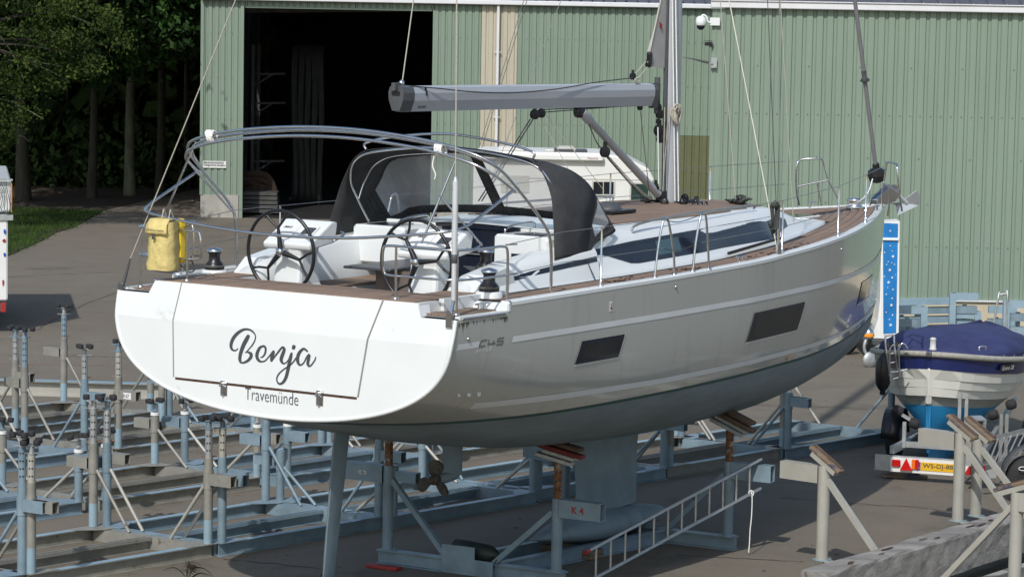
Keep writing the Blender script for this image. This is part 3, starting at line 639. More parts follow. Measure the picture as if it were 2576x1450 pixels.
# C45 badge
def on_hull(px, py, o=.0045):
    y = -2.1
    for _ in range(6): q = BY(px, py, y); y = -(hy(q.x, q.z)+o)
    return q
def c45(z, dx, dz_): return (1100.05+z[0]/4.8, 805.0+z[1]/4.8)
b = MB(); zD = lambda x, y: (1640*.67083+x/4.8, 1200*.67083+y/4.8)
for st in ([(600, 235), (530, 250), (505, 320), (575, 305)], [(625, 235), (610, 290), (700, 272)], [(685, 240), (668, 300)], [(805, 208), (735, 222), (722, 258), (795, 246), (785, 288), (708, 294)]):
    for a, c in zip(st[:-1], st[1:]): b.bar(on_hull(*zD(*a), .0025), on_hull(*zD(*c), .0025), .014, .002, up=(0, 1, 0))
yb(b, 'model_lettering', 'ink2')
p0, p1 = on_hull(*zD(455, 388), .003), on_hull(*zD(660, 362), .003); text('style_lettering', 'STYLE', 'inkw', p0, p1-p0, (.25, 0, 1), w=(p1-p0).length, h=.045, parent=Y, dz=ZW, shear=.3)
for px, py in ((1154, 991), (1179, 991), (1204, 990)):
    p = on_hull(px, py, .004); b = MB(); n_ = Vector((0, -1, -.15)).normalized(); b.lathe(p, [(.024, 0), (.026, .012), (.014, .014), (.012, .002)], n_, 14); yb(b, 'skin_fitting', 'white')
for px, py in ((1178, 852), (1700, 721), (2117, 626)): b = MB(); b.lathe(on_hull(px, py), [(.018, 0), (.016, .012), (.004, .016)], (0, -1, 0), 10); yb(b, 'hull_vent', 'steel')
p = on_hull(1537, 770); b = MB(); b.box(p, (.05, .002, .1)); yb(b, 'lift_sticker', 'white2'); b = MB(); b.box(p-Vector((0, .003, 0)), (.012, .002, .07)); b.box(p-Vector((0, .003, .02)), (.03, .002, .02)); yb(b, 'lift_mark', 'red')
p = on_hull(1985, 893, .004); b = MB(); rr = random.Random(5)
b.prism([(p.x+.09*math.cos(k*PI/5)*rr.uniform(.6, 1.1), -(hy(p.x, p.z)+.004), p.z+.075*math.sin(k*PI/5)*rr.uniform(.7, 1.2)) for k in range(10)], (0, -.002, 0)); yb(b, 'sticker_residue', mat('torn_sticker', (.42, .30, .20), .8, 0, .4, 12))
b = MB()
for k in range(46):
    x = rr.choice([rr.uniform(.02, .82), rr.gauss(.1, .04), rr.gauss(.78, .05)]); x = min(.86, max(.01, x)); z0_ = 1.10; l_ = rr.uniform(.01, .05)+(.05 if rr.random() < .15 else 0); w_ = rr.uniform(.003, .010)
    b.prism([(x-w_, -(hy(x, z0_)+.003), z0_), (x+w_, -(hy(x, z0_)+.003), z0_), (x+w_*.3, -(hy(x, z0_-l_)+.003), z0_-l_)], (0, -.0015, 0))
tag(yb(b, 'moss_streak', mat('moss', (.06, .055, .03), .95)), kind='stuff')
# keel with bulb, saildrive, propeller, rudder
def foil(cx, ch, th, z, n=10, yaw=0., xc=None):
    L = []
    for k in range(2*n):
        t = k/n; u = (1-math.cos(PI*t))/2 if t <= 1 else (1+math.cos(PI*(t-1)))/2
        w = th*2.6*(math.sqrt(max(u, 0))*.6-.25*u-.35*u*u) if True else 0
        x = -u*ch; y = (w if t <= 1 else -w)
        L.append((x, y))
    o = []
    for x, y in L:
        x += ch*.3; X = x*math.cos(yaw)-y*math.sin(yaw); Yv = x*math.sin(yaw)+y*math.cos(yaw); o.append((cx+X, Yv, z))
    return o
b = MB(); KS = [(6.95, 1.75, .24, -.6), (6.9, 1.55, .2, -.8), (6.88, 1.42, .19, -1.1), (6.9, 1.36, .18, -1.5), (6.9, 1.38, .18, -1.68), (6.9, 1.38, .18, -1.80)]
b.grid([foil(x-.3, c, t, z) for x, c, t, z in KS], True, True); yb(b, 'keel_fin', 'antif')
b = MB(); K = []
for i in range(21):
    u = i/20; x = 7.62-u*2.95; r_ = .215*(math.sin(PI*min(1, u*1.35+.06)*.5)**.6 if u < .7 else 1)*(1-(max(0, u-.45)/.55)**1.7)+.004
    K.append([(x, 1.65*r_*math.cos(a), -2.0+.05*u+r_*1.0*math.sin(a)*(1 if math.sin(a) > 0 else .85)) for a in [2*PI*k/16 for k in range(16)]])
b.grid(K, True, True); b.add(K[0], [tuple(range(16))], True); b.add(K[-1], [tuple(range(15, -1, -1))], True); yb(b, 'keel_bulb', 'antif')
b = MB(); b.grid([foil(3.12, .36, .11, z) for z in (-.6, -.8, -.98)], True, True); b.tube([(3.2, 0, -.98), (3.1, 0, -.99), (2.92, 0, -1.0), (2.76, 0, -1.0)], [.03, .06, .065, .045], 12); sdv = yb(b, 'saildrive', 'antif')
hub = Vector((2.72, 0, -1.0)); b = MB(); b.lathe(hub, [(.055, -.06), (.06, 0), (.05, .05), (.02, .09)], (-1, 0, 0), 12)
for a in (100, 215, 335):
    a = math.radians(a); d = Vector((0, math.cos(a), math.sin(a))); t_ = Vector((.45, -math.sin(a), math.cos(a))).normalized(); P = []
    for u, w in ((.04, .03), (.08, .055), (.12, .08), (.165, .085), (.2, .065), (.225, .025)): P.append([hub+d*u+t_*w*s_+Vector((-.02*s_*s_, 0, 0)) for s_ in (-1, -.5, 0, .5, 1)])
    b.grid(P); b.grid([[q+Vector((.016, 0, 0)) for q in r_][::-1] for r_ in P])
yb(b, 'propeller', 'anode', sdv)
b = MB(); RU = [(-.18, 1.05, .52, .12), (-.5, 1.0, .52, .12), (-1.0, .93, .47, .11), (-1.5, .86, .41, .1), (-2.0, .79, .34, .08), (-2.06, .78, .2, .05)]
b.grid([foil(x, c, t, z, yaw=math.radians(24)) for z, x, c, t in RU], True, True); b.add(foil(.78, .2, .05, -2.06, yaw=math.radians(24)), [tuple(range(20))]); yb(b, 'rudder', 'antif')

# ---- deck, toe rail, teak planks
def cw(x): return float(ip(x, [0, 1, 3, 4.5, 6, 7.9, 9.2, 10.4, 10.55, 10.8], [1.58, 1.60, 1.63, 1.61, 1.56, 1.37, 1.09, .76, .70, .0]))   # half width of superstructure at deck
def dk(x): return ss(x)+.012
b = MB()
for s_ in (-1, 1):
    b.grid([[(x, s_*y, dk(x) if x > .89 else 1.14) for y in ((bm(x)-.02, max(0, cw(x)-.06)) if s_ > 0 else (max(0, cw(x)-.06), bm(x)-.02))] for x in [.02, .5, .85, .9]+[1.2+.4*i for i in range(31)]+[13.55]], False)
yb(b, 'deck', 'white')
b = MB()
for s_ in (-1, 1):
    X = [.9+.3*i for i in range(42)]+[13.4, 13.55, 13.63]
    prof = lambda x: [(bm(x)+.004, ss(x)-.004), (bm(x)+.004, ss(x)+.03), (bm(x)-.015, ss(x)+.045), (max(0, bm(x)-.085), ss(x)+.045), (max(0, bm(x)-.10), ss(x)+.01)]
    b.grid([[(x, s_*y, z) for y, z in (prof(x) if s_ > 0 else prof(x)[::-1])] for x in X], False)
    b.box((.87, s_*(bm(.9)-.05), 1.19), (.07, .11, .12), ch=.02)
    b.bar((.03, s_*(bm(0)-.03), 1.145), (.86, s_*(bm(.85)-.03), 1.145), .06, .03)
yb(b, 'toe_rail', 'white')
for s_ in (-1, 1): b = MB(); b.bar((.06, s_*(bm(0)+.006), 1.135), (.8, s_*(bm(.8)+.006), 1.135), .02, .02, ch=.006); yb(b, 'rubbing_strake', 'steel')
def plank_strip(pts_in, pts_out, th=.012):
    b = MB(); n = len(pts_in); V = [Vector(p) for p in pts_in]+[Vector(p) for p in pts_out]; up = Vector((0, 0, th)); top = [v+up for v in V]
    F = [(i, i+1, n+i+1, n+i) for i in range(n-1)]; b.add(top, F); b.add([v for v in V[:n]]+top[:n], [(i+1, i, n+i, n+i+1) for i in range(n-1)]); b.add(V[n:]+top[n:], [(i, i+1, n+i+1, n+i) for i in range(n-1)]); return b
caulk = MB()
for s_ in (-1, 1):
    for k in range(13):
        o0, o1 = .115+.108*k, .115+.108*(k+1)-.008; X = []
        for i in range(125):
            x = .98+.1*i
            if bm(x)-o1 > max(.03, cw(x)+.02) and x < 13.2: X.append(x)
        segs = []; 
        for x in X:
            if segs and abs(segs[-1][-1]-x) < .11: segs[-1].append(x)
            else: segs.append([x])
        for sg_ in segs:
            if len(sg_) < 4: continue
            xs_ = sg_[::3]+([sg_[-1]] if (len(sg_)-1) % 3 else [])
            a = [(x, s_*(bm(x)-o0), dk(x)+.003) for x in xs_]; c = [(x, s_*(bm(x)-o1), dk(x)+.003) for x in xs_]
            yb(plank_strip(a, c) if s_ < 0 else plank_strip(c, a), 'teak_plank', 'teak')
X = [.95+.2*i for i in range(62)]
for s_ in (-1, 1):
    P = [[(x, s_*(bm(x)-.11), dk(x)+.008), (x, s_*max(.01, min(bm(x)-.12, cw(x)+.0)), dk(x)+.008)] for x in X]
    caulk.grid(P if s_ < 0 else [r_[::-1] for r_ in P], False)
yb(caulk, 'deck_caulk', 'caulk')
# corner pads and stern platform planks
for s_ in (-1, 1):
    for k in range(4): b = MB(); y0 = 1.73+.085*k; b.bar((.06, s_*y0, 1.155), (.82, s_*y0, 1.155), .078, .014); yb(b, 'teak_plank', 'teak')
b = MB(); b.box((.36, 0, 1.2), (.72, 3.34, .12)); b.box((.8, 1.45, 1.2), (.9, .46, .12)); b.box((.8, -1.45, 1.2), (.9, .46, .12)); b.box((.9, 1.69, 1.2), (1.1, .06, .16)); b.box((.9, -1.69, 1.2), (1.1, .06, .16)); yb(b, 'stern_platform', 'white')
for k in range(7):
    x = .05+.1*k; b = MB()
    for y0, y1 in ((-1.62, -1.2), (-1.19, 1.2), (1.21, 1.62)): b.box((x, (y0+y1)/2, 1.268), (.094, y1-y0-.012, .014))
    yb(b, 'teak_plank', 'teak')
for s_ in (-1, 1):
    for k in range(4): b = MB(); b.box((.98, s_*(1.27+.1*k), 1.268), (.5, .094, .014)); yb(b, 'teak_plank', 'teak')
# ---- cockpit
b = MB(); b.box((2.5, 0, .74), (3.7, 3.0, .06)); b.box((.74, 0, .98), (.05, 3.0, .5)); yb(b, 'cockpit_sole', 'white')
b = MB()
for k in range(14): b.box((2.0, -.65+.1*k, .777), (2.5, .09, .012))
yb(b, 'sole_teak', 'teak')
for s_ in (-1, 1):
    X = [1.1, 1.35, 1.9, 2.5, 3.2, 3.52]
    H = [1.30, 1.40, 1.50, 1.56, 1.60, 1.62]
    P = []
    for x, h in zip(X, H):
        o = cw(x); P.append([(x, s_*o, dk(x)-.02), (x, s_*(o-.04), dk(x)+.03), (x, s_*(o-.10), max(dk(x)+.05, h-.09)), (x, s_*(o-.16), h), (x, s_*(o-.36), h+.01), (x, s_*(o-.43), h-.05), (x, s_*(o-.47), 1.12), (x, s_*(o-.47), .78)])
    b = MB(); b.grid(P if s_ < 0 else [r_[::-1] for r_ in P]); b.add(P[0], [tuple(range(8)) if s_ > 0 else tuple(range(7, -1, -1))]); yb(b, 'coaming', 'white')
    b = MB(); b.box((2.6, s_*.86, .95), (1.8, .5, .36), ch=.02); bn = yb(b, 'bench', 'white')
    for k in range(5): b = MB(); b.box((2.6, s_*(.66+.1*k), 1.14), (1.7, .092, .014)); yb(b, 'teak_slat', 'teak', bn)
    # wedge at the side of the helmsman with instrument locker
    b = MB(); b.prism([(1.12, s_*1.55, 1.27), (1.32, s_*1.55, 1.43), (1.75, s_*1.55, 1.50), (1.95, s_*1.55, 1.27)], (0, -s_*.22, 0)); yb(b, 'side_locker', 'white', bevel=.015)
    b = MB(); b.box((3.22, s_*.94, 1.50), (.62, .70, .42), ch=.03); blk = yb(b, 'cabin_shoulder', 'white')
    b = MB(); b.box((3.2, s_*.98, 1.715), (.4, .36, .008)); yb(b, 'smoked_hatch', 'glass', blk)
    if s_ < 0: b = MB(); b.box((2.905, s_*1.0, 1.45), (.008, .34, .13)); yb(b, 'locker_opening', 'glass', blk)
    b = MB(); b.tube(smooth_line([(2.98, s_*.7, 1.70), (3.02, s_*.7, 1.78), (3.5, s_*.7, 1.81), (3.56, s_*.7, 1.74)], 4), .013, 7); yb(b, 'grab_rail', 'steel', blk)
b = MB(); b.box((3.54, 0, 1.25), (.06, 2.5, .98)); bh = yb(b, 'bulkhead', 'white')
b = MB(); b.box((3.495, 0, 1.26), (.02, .95, .9)); b.box((3.49, 0, 1.72), (.05, 1.1, .04)); yb(b, 'companionway_door', 'glass', bh)
b = MB(); b.box((3.47, .1, 1.42), (.02, .3, .012)); b.box((3.47, -.1, 1.2), (.02, .28, .012)); yb(b, 'door_bar', 'alu', bh)
# table
b = MB(); b.box((2.55, .1, .98), (.9, .06, .42)); b.box((2.1, .10, 1.06), (.04, .52, .52)); tb = yb(b, 'cockpit_table', mat('grey_brown_panel', (.13, .105, .09), .6, 0, .15, 6)); b = MB(); b.box((2.45, .32, 1.345), (1.2, .62, .028), ch=.008); yb(b, 'table_leaf', 'ink', tb)
b = MB(); b.cyl((2.05, -.2, .78), (2.05, -.2, 1.1), .02); yb(b, 'table_leg', 'steel', tb)
# helm consoles and wheels
for i, s_ in enumerate((1, -1)):
    yc = .87*s_; b = MB()
    b.grid([[(1.36+dx_, yc+dy_, z) for dx_, dy_ in ((-w/2, -v/2), (w/2, -v/2), (w/2, v/2), (-w/2, v/2))] for z, w, v in ((.78, .62, .62), (.95, .56, .52), (1.2, .38, .36), (1.5, .32, .34), (1.6, .34, .38))], False, True); con = yb(b, 'helm_console', 'white', bevel=.04)
    b = MB(); b.prism([(1.18, yc-.31, 1.56), (1.16, yc-.31, 1.62), (1.56, yc-.31, 1.85), (1.66, yc-.31, 1.84), (1.62, yc-.31, 1.62)], (0, .62, 0)); yb(b, 'console_head', 'white', con, bevel=.02)
    ux = Vector((.40, 0, .23)).normalized(); nz = Vector((-ux.z, 0, ux.x))
    for (o, w, h, mm, nm) in ((.15, .26, .22, 'white2', 'plotter_cover'), (-.13, .24, .22, 'white2', 'display_cover'), (-.17, .14, .12, 'ink', 'switch_panel')):
        c = Vector((1.36, yc+o*.92, 1.735))+nz*(.010 if mm != 'ink' else .02); b = MB(); b.box(c, (h, w, .018), (ux, Vector((0, 1, 0)), nz), ch=.006); pn = yb(b, nm, mm, con)
        if nm == 'plotter_cover':
            text('cover_lettering', 'B&G', 'ink', c+ux*.03+nz*.0095+Vector((0, .06, 0)), (0, -1, 0), ux, w=.11, h=.038, parent=con, dz=ZW, shear=.3, bold=.03)
    b = MB(); b.lathe((1.5, yc+.27*1, 1.17), [(.10, 0), (.10, .04), (.085, .10), (.04, .14), (.01, .15)], n=14); yb(b, 'compass_cover', 'bootmast', con)
    b = MB(); b.tube(smooth_line([(1.5, yc-.34, 1.68), (1.45, yc-.42, 1.66), (1.6, yc-.44, 1.72), (1.66, yc-.35, 1.74)], 4), .012, 6); yb(b, 'console_grip', 'steel', con)
    b = MB(); b.box((1.06, yc-.17, .93), (.012, .1, .1)); yb(b, 'engine_panel', 'black', con)
    R_, cx, czz = .435, 1.08, 1.54; wy = Vector((0, -1, 0)); wz = Vector((-.04, 0, 1)).normalized(); c0 = Vector((cx, yc, czz)); rot = 0 if i == 0 else 22
    pt = lambda r_, a: c0+(wy*math.cos(math.radians(a+rot))+wz*math.sin(math.radians(a+rot)))*r_
    b = MB(); b.tube([pt(R_, a) for a in range(0, 360, 8)], .0195, 8, closed=True); wh = yb(b, 'steering_wheel', 'black')
    for a in (97, -16, -134):
        b = MB(); f = pt(R_*.58, a); b.tube([c0, pt(R_*.2, a), pt(R_*.45, a), f], [.034, .030, .021, .017], 6); b.tube([f, pt(R_*.8, a+15), pt(R_*.99, a+19)], .0135, 6); b.tube([f, pt(R_*.8, a-15), pt(R_*.99, a-19)], .0135, 6); yb(b, 'spoke', 'black', wh)
    b = MB(); b.lathe(c0, [(.042, -.02), (.045, .03), (.036, .045), (.03, .05), (.005, .052)], (-1, 0, 0), 16); b.cyl(c0, (1.3, yc, czz), .02); yb(b, 'wheel_hub', 'steel', wh)
# winches
def winch(p, s=1., name='winch'):
    b = MB(); b.lathe(p, [(.095*s, 0), (.1*s, .03*s), (.085*s, .06*s), (.058*s, .09*s), (.055*s, .15*s), (.075*s, .18*s)], n=18); w = yb(b, name, 'black')
    b = MB(); b.lathe(Vector(p)+Vector((0, 0, .18*s)), [(.08*s, 0), (.078*s, .02*s), (.03*s, .035*s), (.01, .04*s)], n=16); yb(b, 'winch_top', 'steel', w); b = MB(); b.lathe(Vector(p)+Vector((0, 0, .03*s)), [(.099*s, 0), (.099*s, .014*s)], n=18); yb(b, 'winch_band', 'ink2', w)
for px, py, z, s in ((1222, 680, 1.42, 1.08), (1230, 732, 1.30, 1.08)):
    p = BZ(px, py, z); winch(p, s); b = MB(); b.lathe((p.x, p.y, p.z-.12), [(.14, 0), (.135, .11), (.12, .12)], n=18); yb(b, 'winch_plinth', 'white')
    if px == 1222: pr_ = p
    q = Vector((p.x-.1, -p.y, p.z)); winch(q, s)
    b = MB(); b.lathe((q.x, q.y, q.z-.12), [(.14, 0), (.135, .11), (.12, .12)], n=18); yb(b, 'winch_plinth', 'white')
for k in range(5): b = MB(); b.tube(smooth_line([(1.9, -.9-.03*k, 1.45), (1.75, -1.15-.02*k, 1.38), (1.62, -1.25, 1.2+.03*k), (1.5+.03*k, -1.2, 1.0)], 4), .008, 5); yb(b, 'control_line', 'rope')
for k in range(4): b = MB(); b.tube(smooth_line([(1.5, 1.3-.03*k, 1.4), (1.2, 1.32-.02*k, 1.33), (1.05, 1.2+.01*k, 1.1), (1.0+.03*k, 1.25, .95)], 4), .01, 5); yb(b, 'control_line', 'rope')
# cleats
def cleat(p, d=(1, 0, 0), s=1.):
    p = Vector(p); d = Vector(d).normalized(); b = MB(); b.bar(p+d*.12*s+Vector((0, 0, .06)), p-d*.12*s+Vector((0, 0, .06)), .022, .018, ch=.006)
    for k in (-.05, .05): b.bar(p+d*k*s, p+d*k*s+Vector((0, 0, .055)), .014, .03, up=(1, 0, 0))
    yb(b, 'cleat', 'steel')
cleat(BZ(1212, 778, 1.17)); cleat((.35, 1.88, 1.17)); 
for s_ in (-1, 1): cleat((5.9, s_*(bm(5.9)-.09), ss(5.9)+.045)); cleat((12.4, s_*(bm(12.4)-.07), ss(12.4)+.045))

# ---- coachroof
def prof(x):
    w = cw(x); hgt = float(ip(x, [3.4, 5, 7.5, 8.7, 9.2, 9.7, 10.7], [.46, .46, .42, .37, .22, .085, .04])); z0 = dk(x)-.01
    f = min(1, hgt/.4)
    return [(w, z0), (w-.02, z0+.04), (max(0, w-.03), z0+.05), (max(0, w-.12*f), z0+hgt*.25), (max(0, w-.21*f), z0+hgt*.78), (max(0, w-.30*f), z0+hgt*.97), (max(0, w-.42*f), z0+hgt*1.03), (max(0, (w-.42*f)*.5), z0+hgt*1.10), (0, z0+hgt*1.13)]
X = [3.5, 4.0, 4.4, 5, 5.6, 6.2, 6.8, 7.4, 7.9, 8.3, 8.6, 8.8, 9.0, 9.2, 9.45, 9.7, 10, 10.3, 10.5, 10.6, 10.7]
b = MB(); P = [[(x, -y, z) for y, z in prof(x)]+[(x, y, z) for y, z in prof(x)[-2::-1]] for x in X]; b.grid(P); yb(b, 'coachroof', 'white')
def side_y(x, z):
    pr = prof(x); zs_ = [q[1] for q in pr]; return float(ip(z, zs_, [q[0] for q in pr]))
def side_strip(name, m, xa, za, zb, off, side=-1, parent=None, yf=side_y):
    b = MB(); P = []
    for x, a, c in zip(xa, za, zb): P.append([(x, side*(yf(x, z)+off), z+.0) for z in [a+(c-a)*k/3 for k in range(4)]])
    b.grid(P if side > 0 else [r_[::-1] for r_ in P]); return yb(b, name, m, parent)
xa = [3.55+.15*i for i in range(36)]; xw = [3.56]+[x for x in xa if x > 3.6 and x < 8.75]+[8.8]
lo = lambda x: float(ip(x, [3.5, 3.75, 4.35, 6.5, 8.1, 8.8], [1.49, 1.49, 1.350, 1.385, 1.405, 1.50])); hi = lambda x: float(ip(x, [3.5, 4.4, 5.9, 7.5, 8.65, 8.8], [1.545, 1.59, 1.625, 1.645, 1.65, 1.58]))
def coam_y(x, z):
    if x >= 3.5: return side_y(x, z)
    return cw(x)-float(ip(z, [dk(x)-.02, dk(x)+.03, 1.60], [0, .04, .10]))
for s_ in (-1, 1):
    w = side_strip('cabin_window', 'glass', xw, [lo(x) for x in xw], [hi(x) for x in xw], .004, s_)
    xp = [4.95, 5.1, 5.25, 5.4, 5.5]; side_strip('painted_skylight_reflection', 'cyan', xp, [lo(x)+.05 for x in xp], [hi(x)-.04 for x in xp], .0065, s_, w)  # blue-green patch on the glass, a reflection put into the colour
    b = MB(); P = []
    for x in [1.75, 2.2, 2.7, 3.2, 3.5]:
        hh = float(ip(x, [1.1, 1.35, 1.9, 2.5, 3.2, 4.2], [1.30, 1.40, 1.50, 1.56, 1.60, 1.66])); o = cw(x); z1 = max(dk(x)+.05, hh-.09); t1 = float(ip(x, [1.75, 3.5], [.86, .86])); t0 = float(ip(x, [1.75, 3.5], [.56, .64]))
        P.append([(x, s_*(o-.04-.06*t+.004), dk(x)+.03+(z1-dk(x)-.03)*t) for t in (t0, t1)])
    b.grid(P if s_ > 0 else [r_[::-1] for r_ in P]); yb(b, 'side_stripe_window', 'glass')
    b = MB(); b.tube(smooth_line([(4.55, s_*(cw(4.55)-.27), 1.70), (4.7, s_*(cw(4.6)-.27), 1.76), (5.6, s_*(cw(5.6)-.3), 1.80), (7.8, s_*(cw(7.8)-.34), 1.80), (8.0, s_*(cw(8.0)-.35), 1.75)], 4), .014, 7); yb(b, 'roof_handrail', 'alu')
def roof_z(x, y):
    pr = prof(x)[::-1]; return float(ip(abs(y), [q[0] for q in pr], [q[1] for q in pr]))
for k in range(18):
    y0 = -.99+.11*k; xs_ = [x for x in [4.75+.3*i for i in range(14)] if abs(y0+.05) < cw(x)-.46]
    if len(xs_) < 2: continue
    a = [(x, y0+.104, roof_z(x, y0+.104)+.004) for x in xs_]; c = [(x, y0, roof_z(x, y0)+.004) for x in xs_]
    yb(plank_strip(c, a), 'roof_teak_plank', 'teak')
b = MB(); b.box((5.75, -.25, 1.80), (.55, .55, .04), ch=.01); hb = yb(b, 'deck_hatch', 'glass2'); b = MB(); b.lathe((5.85, -.25, 1.82), [(.16, 0), (.15, .02), (.1, .05), (.08, .075), (.02, .08)], n=14); yb(b, 'hatch_vent', 'bootmast', hb)
for x, y, w, l in ((9.2, -.05, .5, .5), (10.9, .0, .55, .6), (10.0, .55, .25, .5)):
    b = MB(); zt = roof_z(x, y)+.03 if x < 10.3 else dk(x)+.03; b.box((x, y, zt), (l, w, .03), ch=.008); hb = yb(b, 'deck_hatch', 'white2'); b = MB(); b.box((x, y, zt+.018), (l-.08, w-.08, .006)); yb(b, 'hatch_pane', 'glass2', hb)
# jib track beside the mast
for s_ in (-1, 1): b = MB(); b.bar((6.3, s_*(cw(6.3)-.30), 1.74) if 0 else (6.4, s_*(cw(6.4)+.03), dk(6.4)+.06), (8.0, s_*(cw(8)+.03), dk(8)+.08), .03, .03); yb(b, 'jib_track', 'black')
# leaf litter and moss on the side deck
b = MB(); rr = random.Random(8)
for i in range(90):
    x = rr.choice([rr.gauss(3.4, .25), rr.gauss(7.3, .35), rr.gauss(4.9, .12)]); y = -(bm(x)-.14-abs(rr.gauss(0, .1))); s = rr.uniform(.012, .035); a = rr.uniform(0, 3)
    b.box((x, y, dk(x)+.02+s*.1), (s*1.3, s*.6, s*.3), (Vector((math.cos(a), math.sin(a), 0)), Vector((-math.sin(a), math.cos(a), 0)), Vector((0, 0, 1))))
tag(yb(b, 'leaf_litter', 'bolt'), kind='stuff')

# ---- mast, boom, rigging
def ell(c, rx, ry, n=14): return [(c[0]+rx*math.cos(2*PI*k/n), c[1]+ry*math.sin(2*PI*k/n), c[2]) for k in range(n)]
mx, my = BY(1684, 520, 0).x+.03, 0
b = MB(); b.grid([ell((mx-.04*z/4, 0, z), .15, .088, 20) for z in (1.76, 3, 5, 8, 12, 17)], True, True); mast = yb(b, 'mast', 'mast')
b = MB(); b.bar((mx-.175, 0, 1.85), (mx-.205, 0, 5), .05, .035); yb(b, 'mast_track', 'bootmast', mast)
b = MB(); b.lathe((mx, 0, 1.74), [(.16, 0), (.16, .03), (.13, .05)], n=18); yb(b, 'mast_collar', 'bootmast', mast)
b = MB(); rr = random.Random(2)
for i in range(9):
    a = i/9*2*PI; p = Vector((mx-.02+.36*math.cos(a), .34*math.sin(a), 1.80+rr.uniform(0, .03))); ax_ = Vector((math.cos(a), math.sin(a), .2)); b.lathe(p-ax_*.02, [(.02, 0), (.05, .006), (.045, .02), (.05, .036), (.02, .04)], ax_, 12); b.bar((mx, 0, 1.78), p, .03, .02)
for px in (1735, 1748, 1760, 1772):
    p = BY(px, 516, -.35-.1*(px-1735)/37); b.lathe(p, [(.02, 0), (.055, .008), (.045, .02), (.055, .036), (.02, .044)], (.5, -1, 0), 12)
yb(b, 'mast_foot_block', 'black', mast)
bz0, bz1 = 3.155, 3.115; A_, B_ = Vector((1.93, 0, bz0)), Vector((7.16, 0, bz1))
def bsec(x, z, k=1): return [(x, y*k, z+h*k) for y, h in ((-.05, -.135), (.05, -.135), (.095, -.02), (.10, .06), (.08, .12), (.03, .135), (-.03, .135), (-.08, .12), (-.10, .06), (-.095, -.02))]
b = MB(); b.grid([bsec(x, bz0+(bz1-bz0)*(x-1.93)/5.2) for x in (2.1, 3.5, 5, 6.2, 7.12)], False, True); boom = yb(b, 'boom', 'boom')
b = MB(); P = [bsec(2.1, bz0, 1.03), bsec(2.0, bz0, 1.04), bsec(1.9, bz0+.01, .98)]; b.grid([r_[::-1] for r_ in P], False, True); b.add(P[-1], [tuple(range(10))]); b.box((1.9, 0, bz0+.13), (.1, .05, .08)); yb(b, 'boom_end', 'bootmast', boom)
b = MB(); b.box((1.893, 0, bz0+.06), (.01, .1, .04)); yb(b, 'end_slot', 'black', boom); b = MB(); b.bar((2.3, -.1, bz0+.115), (2.32, -.104, bz0+.03), .02, .012); yb(b, 'boom_mark', 'black', boom)
text('boom_lettering', 'Seldén', 'ink', (2.2, -.062, bz0-.105), (1, 0, 0), (0, -.35, 1), w=.16, h=.045, parent=boom, dz=ZW, bold=.02)
b = MB(); P = [bsec(7.12, bz1, 1.02), bsec(7.2, bz1, .95)]; b.grid(P, False, True); b.add(P[-1], [tuple(range(9, -1, -1))]); b.box((7.27, 0, 3.1), (.16, .07, .3)); b.cyl((7.33, 0, 2.88), (7.33, 0, 3.32), .035); yb(b, 'gooseneck', 'bootmast', boom)
b = MB(); p, q = BY(1462, 280, 0), BY(1655, 488, 0); b.tube([p, p+(q-p)*.1, p+(q-p)*.11, q], [.06, .06, .045, .05], 12); vg = yb(b, 'boom_vang', 'mast'); b = MB(); b.lathe(p-Vector((.05, 0, .0)), [(.02, -.05), (.075, -.03), (.075, .03), (.02, .05)], (0, 1, 0), 14); b.box(q+Vector((.08, 0, -.02)), (.14, .1, .14), ch=.02); yb(b, 'vang_fitting', 'black', vg)
def block(p, s=1., parent=None, ax=(.3, 1, 0), name='block', m='black'):
    b = MB(); b.lathe(Vector(p)-Vector(ax).normalized()*.019*s, [(.015*s, 0), (.047*s, .004*s), (.047*s, .012*s), (.030*s, .018*s), (.030*s, .022*s), (.047*s, .028*s), (.047*s, .036*s), (.015*s, .040*s)], ax, 14, False); b.box(Vector(p)+Vector((0, 0, .05*s)), (.03*s, .025*s, .07*s)); return yb(b, name, m, parent)
def line(name, pts, r, m, parent=None, n=5, k=4): b = MB(); b.tube(smooth_line(pts, k) if len(pts) > 2 else pts, r, n); return yb(b, name, m, parent)
line('topping_lift', [BY(1010, 216, 0), BY(1012, 206, 0), BY(1012, 206, 0)+(BY(1040, 0, 0)-BY(1012, 206, 0))*1.8], .0075, 'rope')
b = MB(); b.lathe(BY(1010, 218, 0), [(.012, 0), (.03, .01), (.03, .05), (.012, .07)], n=10); yb(b, 'lift_shackle', 'steel', boom)
# main sheet
m1, m2 = BY(1345, 288, 0), BY(1362, 285, 0)
block(m1, 1.2); block(m2, 1.1); block(BY(1610, 270, 0), .8); block(BY(1460, 276, -.02), 1.2)
for i, (a, c) in enumerate(((1334, 1218), (1341, 1226))): p0, p1 = BY(a, 300, 0), BY(c, 483, .05); line('main_sheet', [p0, p0+(p1-p0)*1.12], .0075, 'roped')
for a, c in (((1361, 300), (1460, 480)), ((1375, 290), (1520, 480))): line('lazy_line', [BY(*a, 0), BY(*c, -.3)], .004, 'rope')
for o in (-.01, .02): line('boom_underline', [m2+Vector((0, o, .02+o)), BY(1560, 268, o), BY(1645, 265, 0)], .006, 'roped')
line('boom_topline', [BY(1030, 216, -.05), BY(1100, 222, -.13), BY(1190, 231, -.14), BY(1290, 233, -.14), BY(1400, 224, -.13), BY(1500, 207, -.1), BY(1592, 196, -.03)], .007, 'roped', k=6)
block(BY(1592, 192, 0), .9); line('outhaul_line', [BY(1592, 193, 0), BY(1625, 155, 0)], .006, 'rope'); line('outhaul_line', [BY(1605, 197, 0), BY(1632, 165, 0)], .006, 'rope')
b = MB()
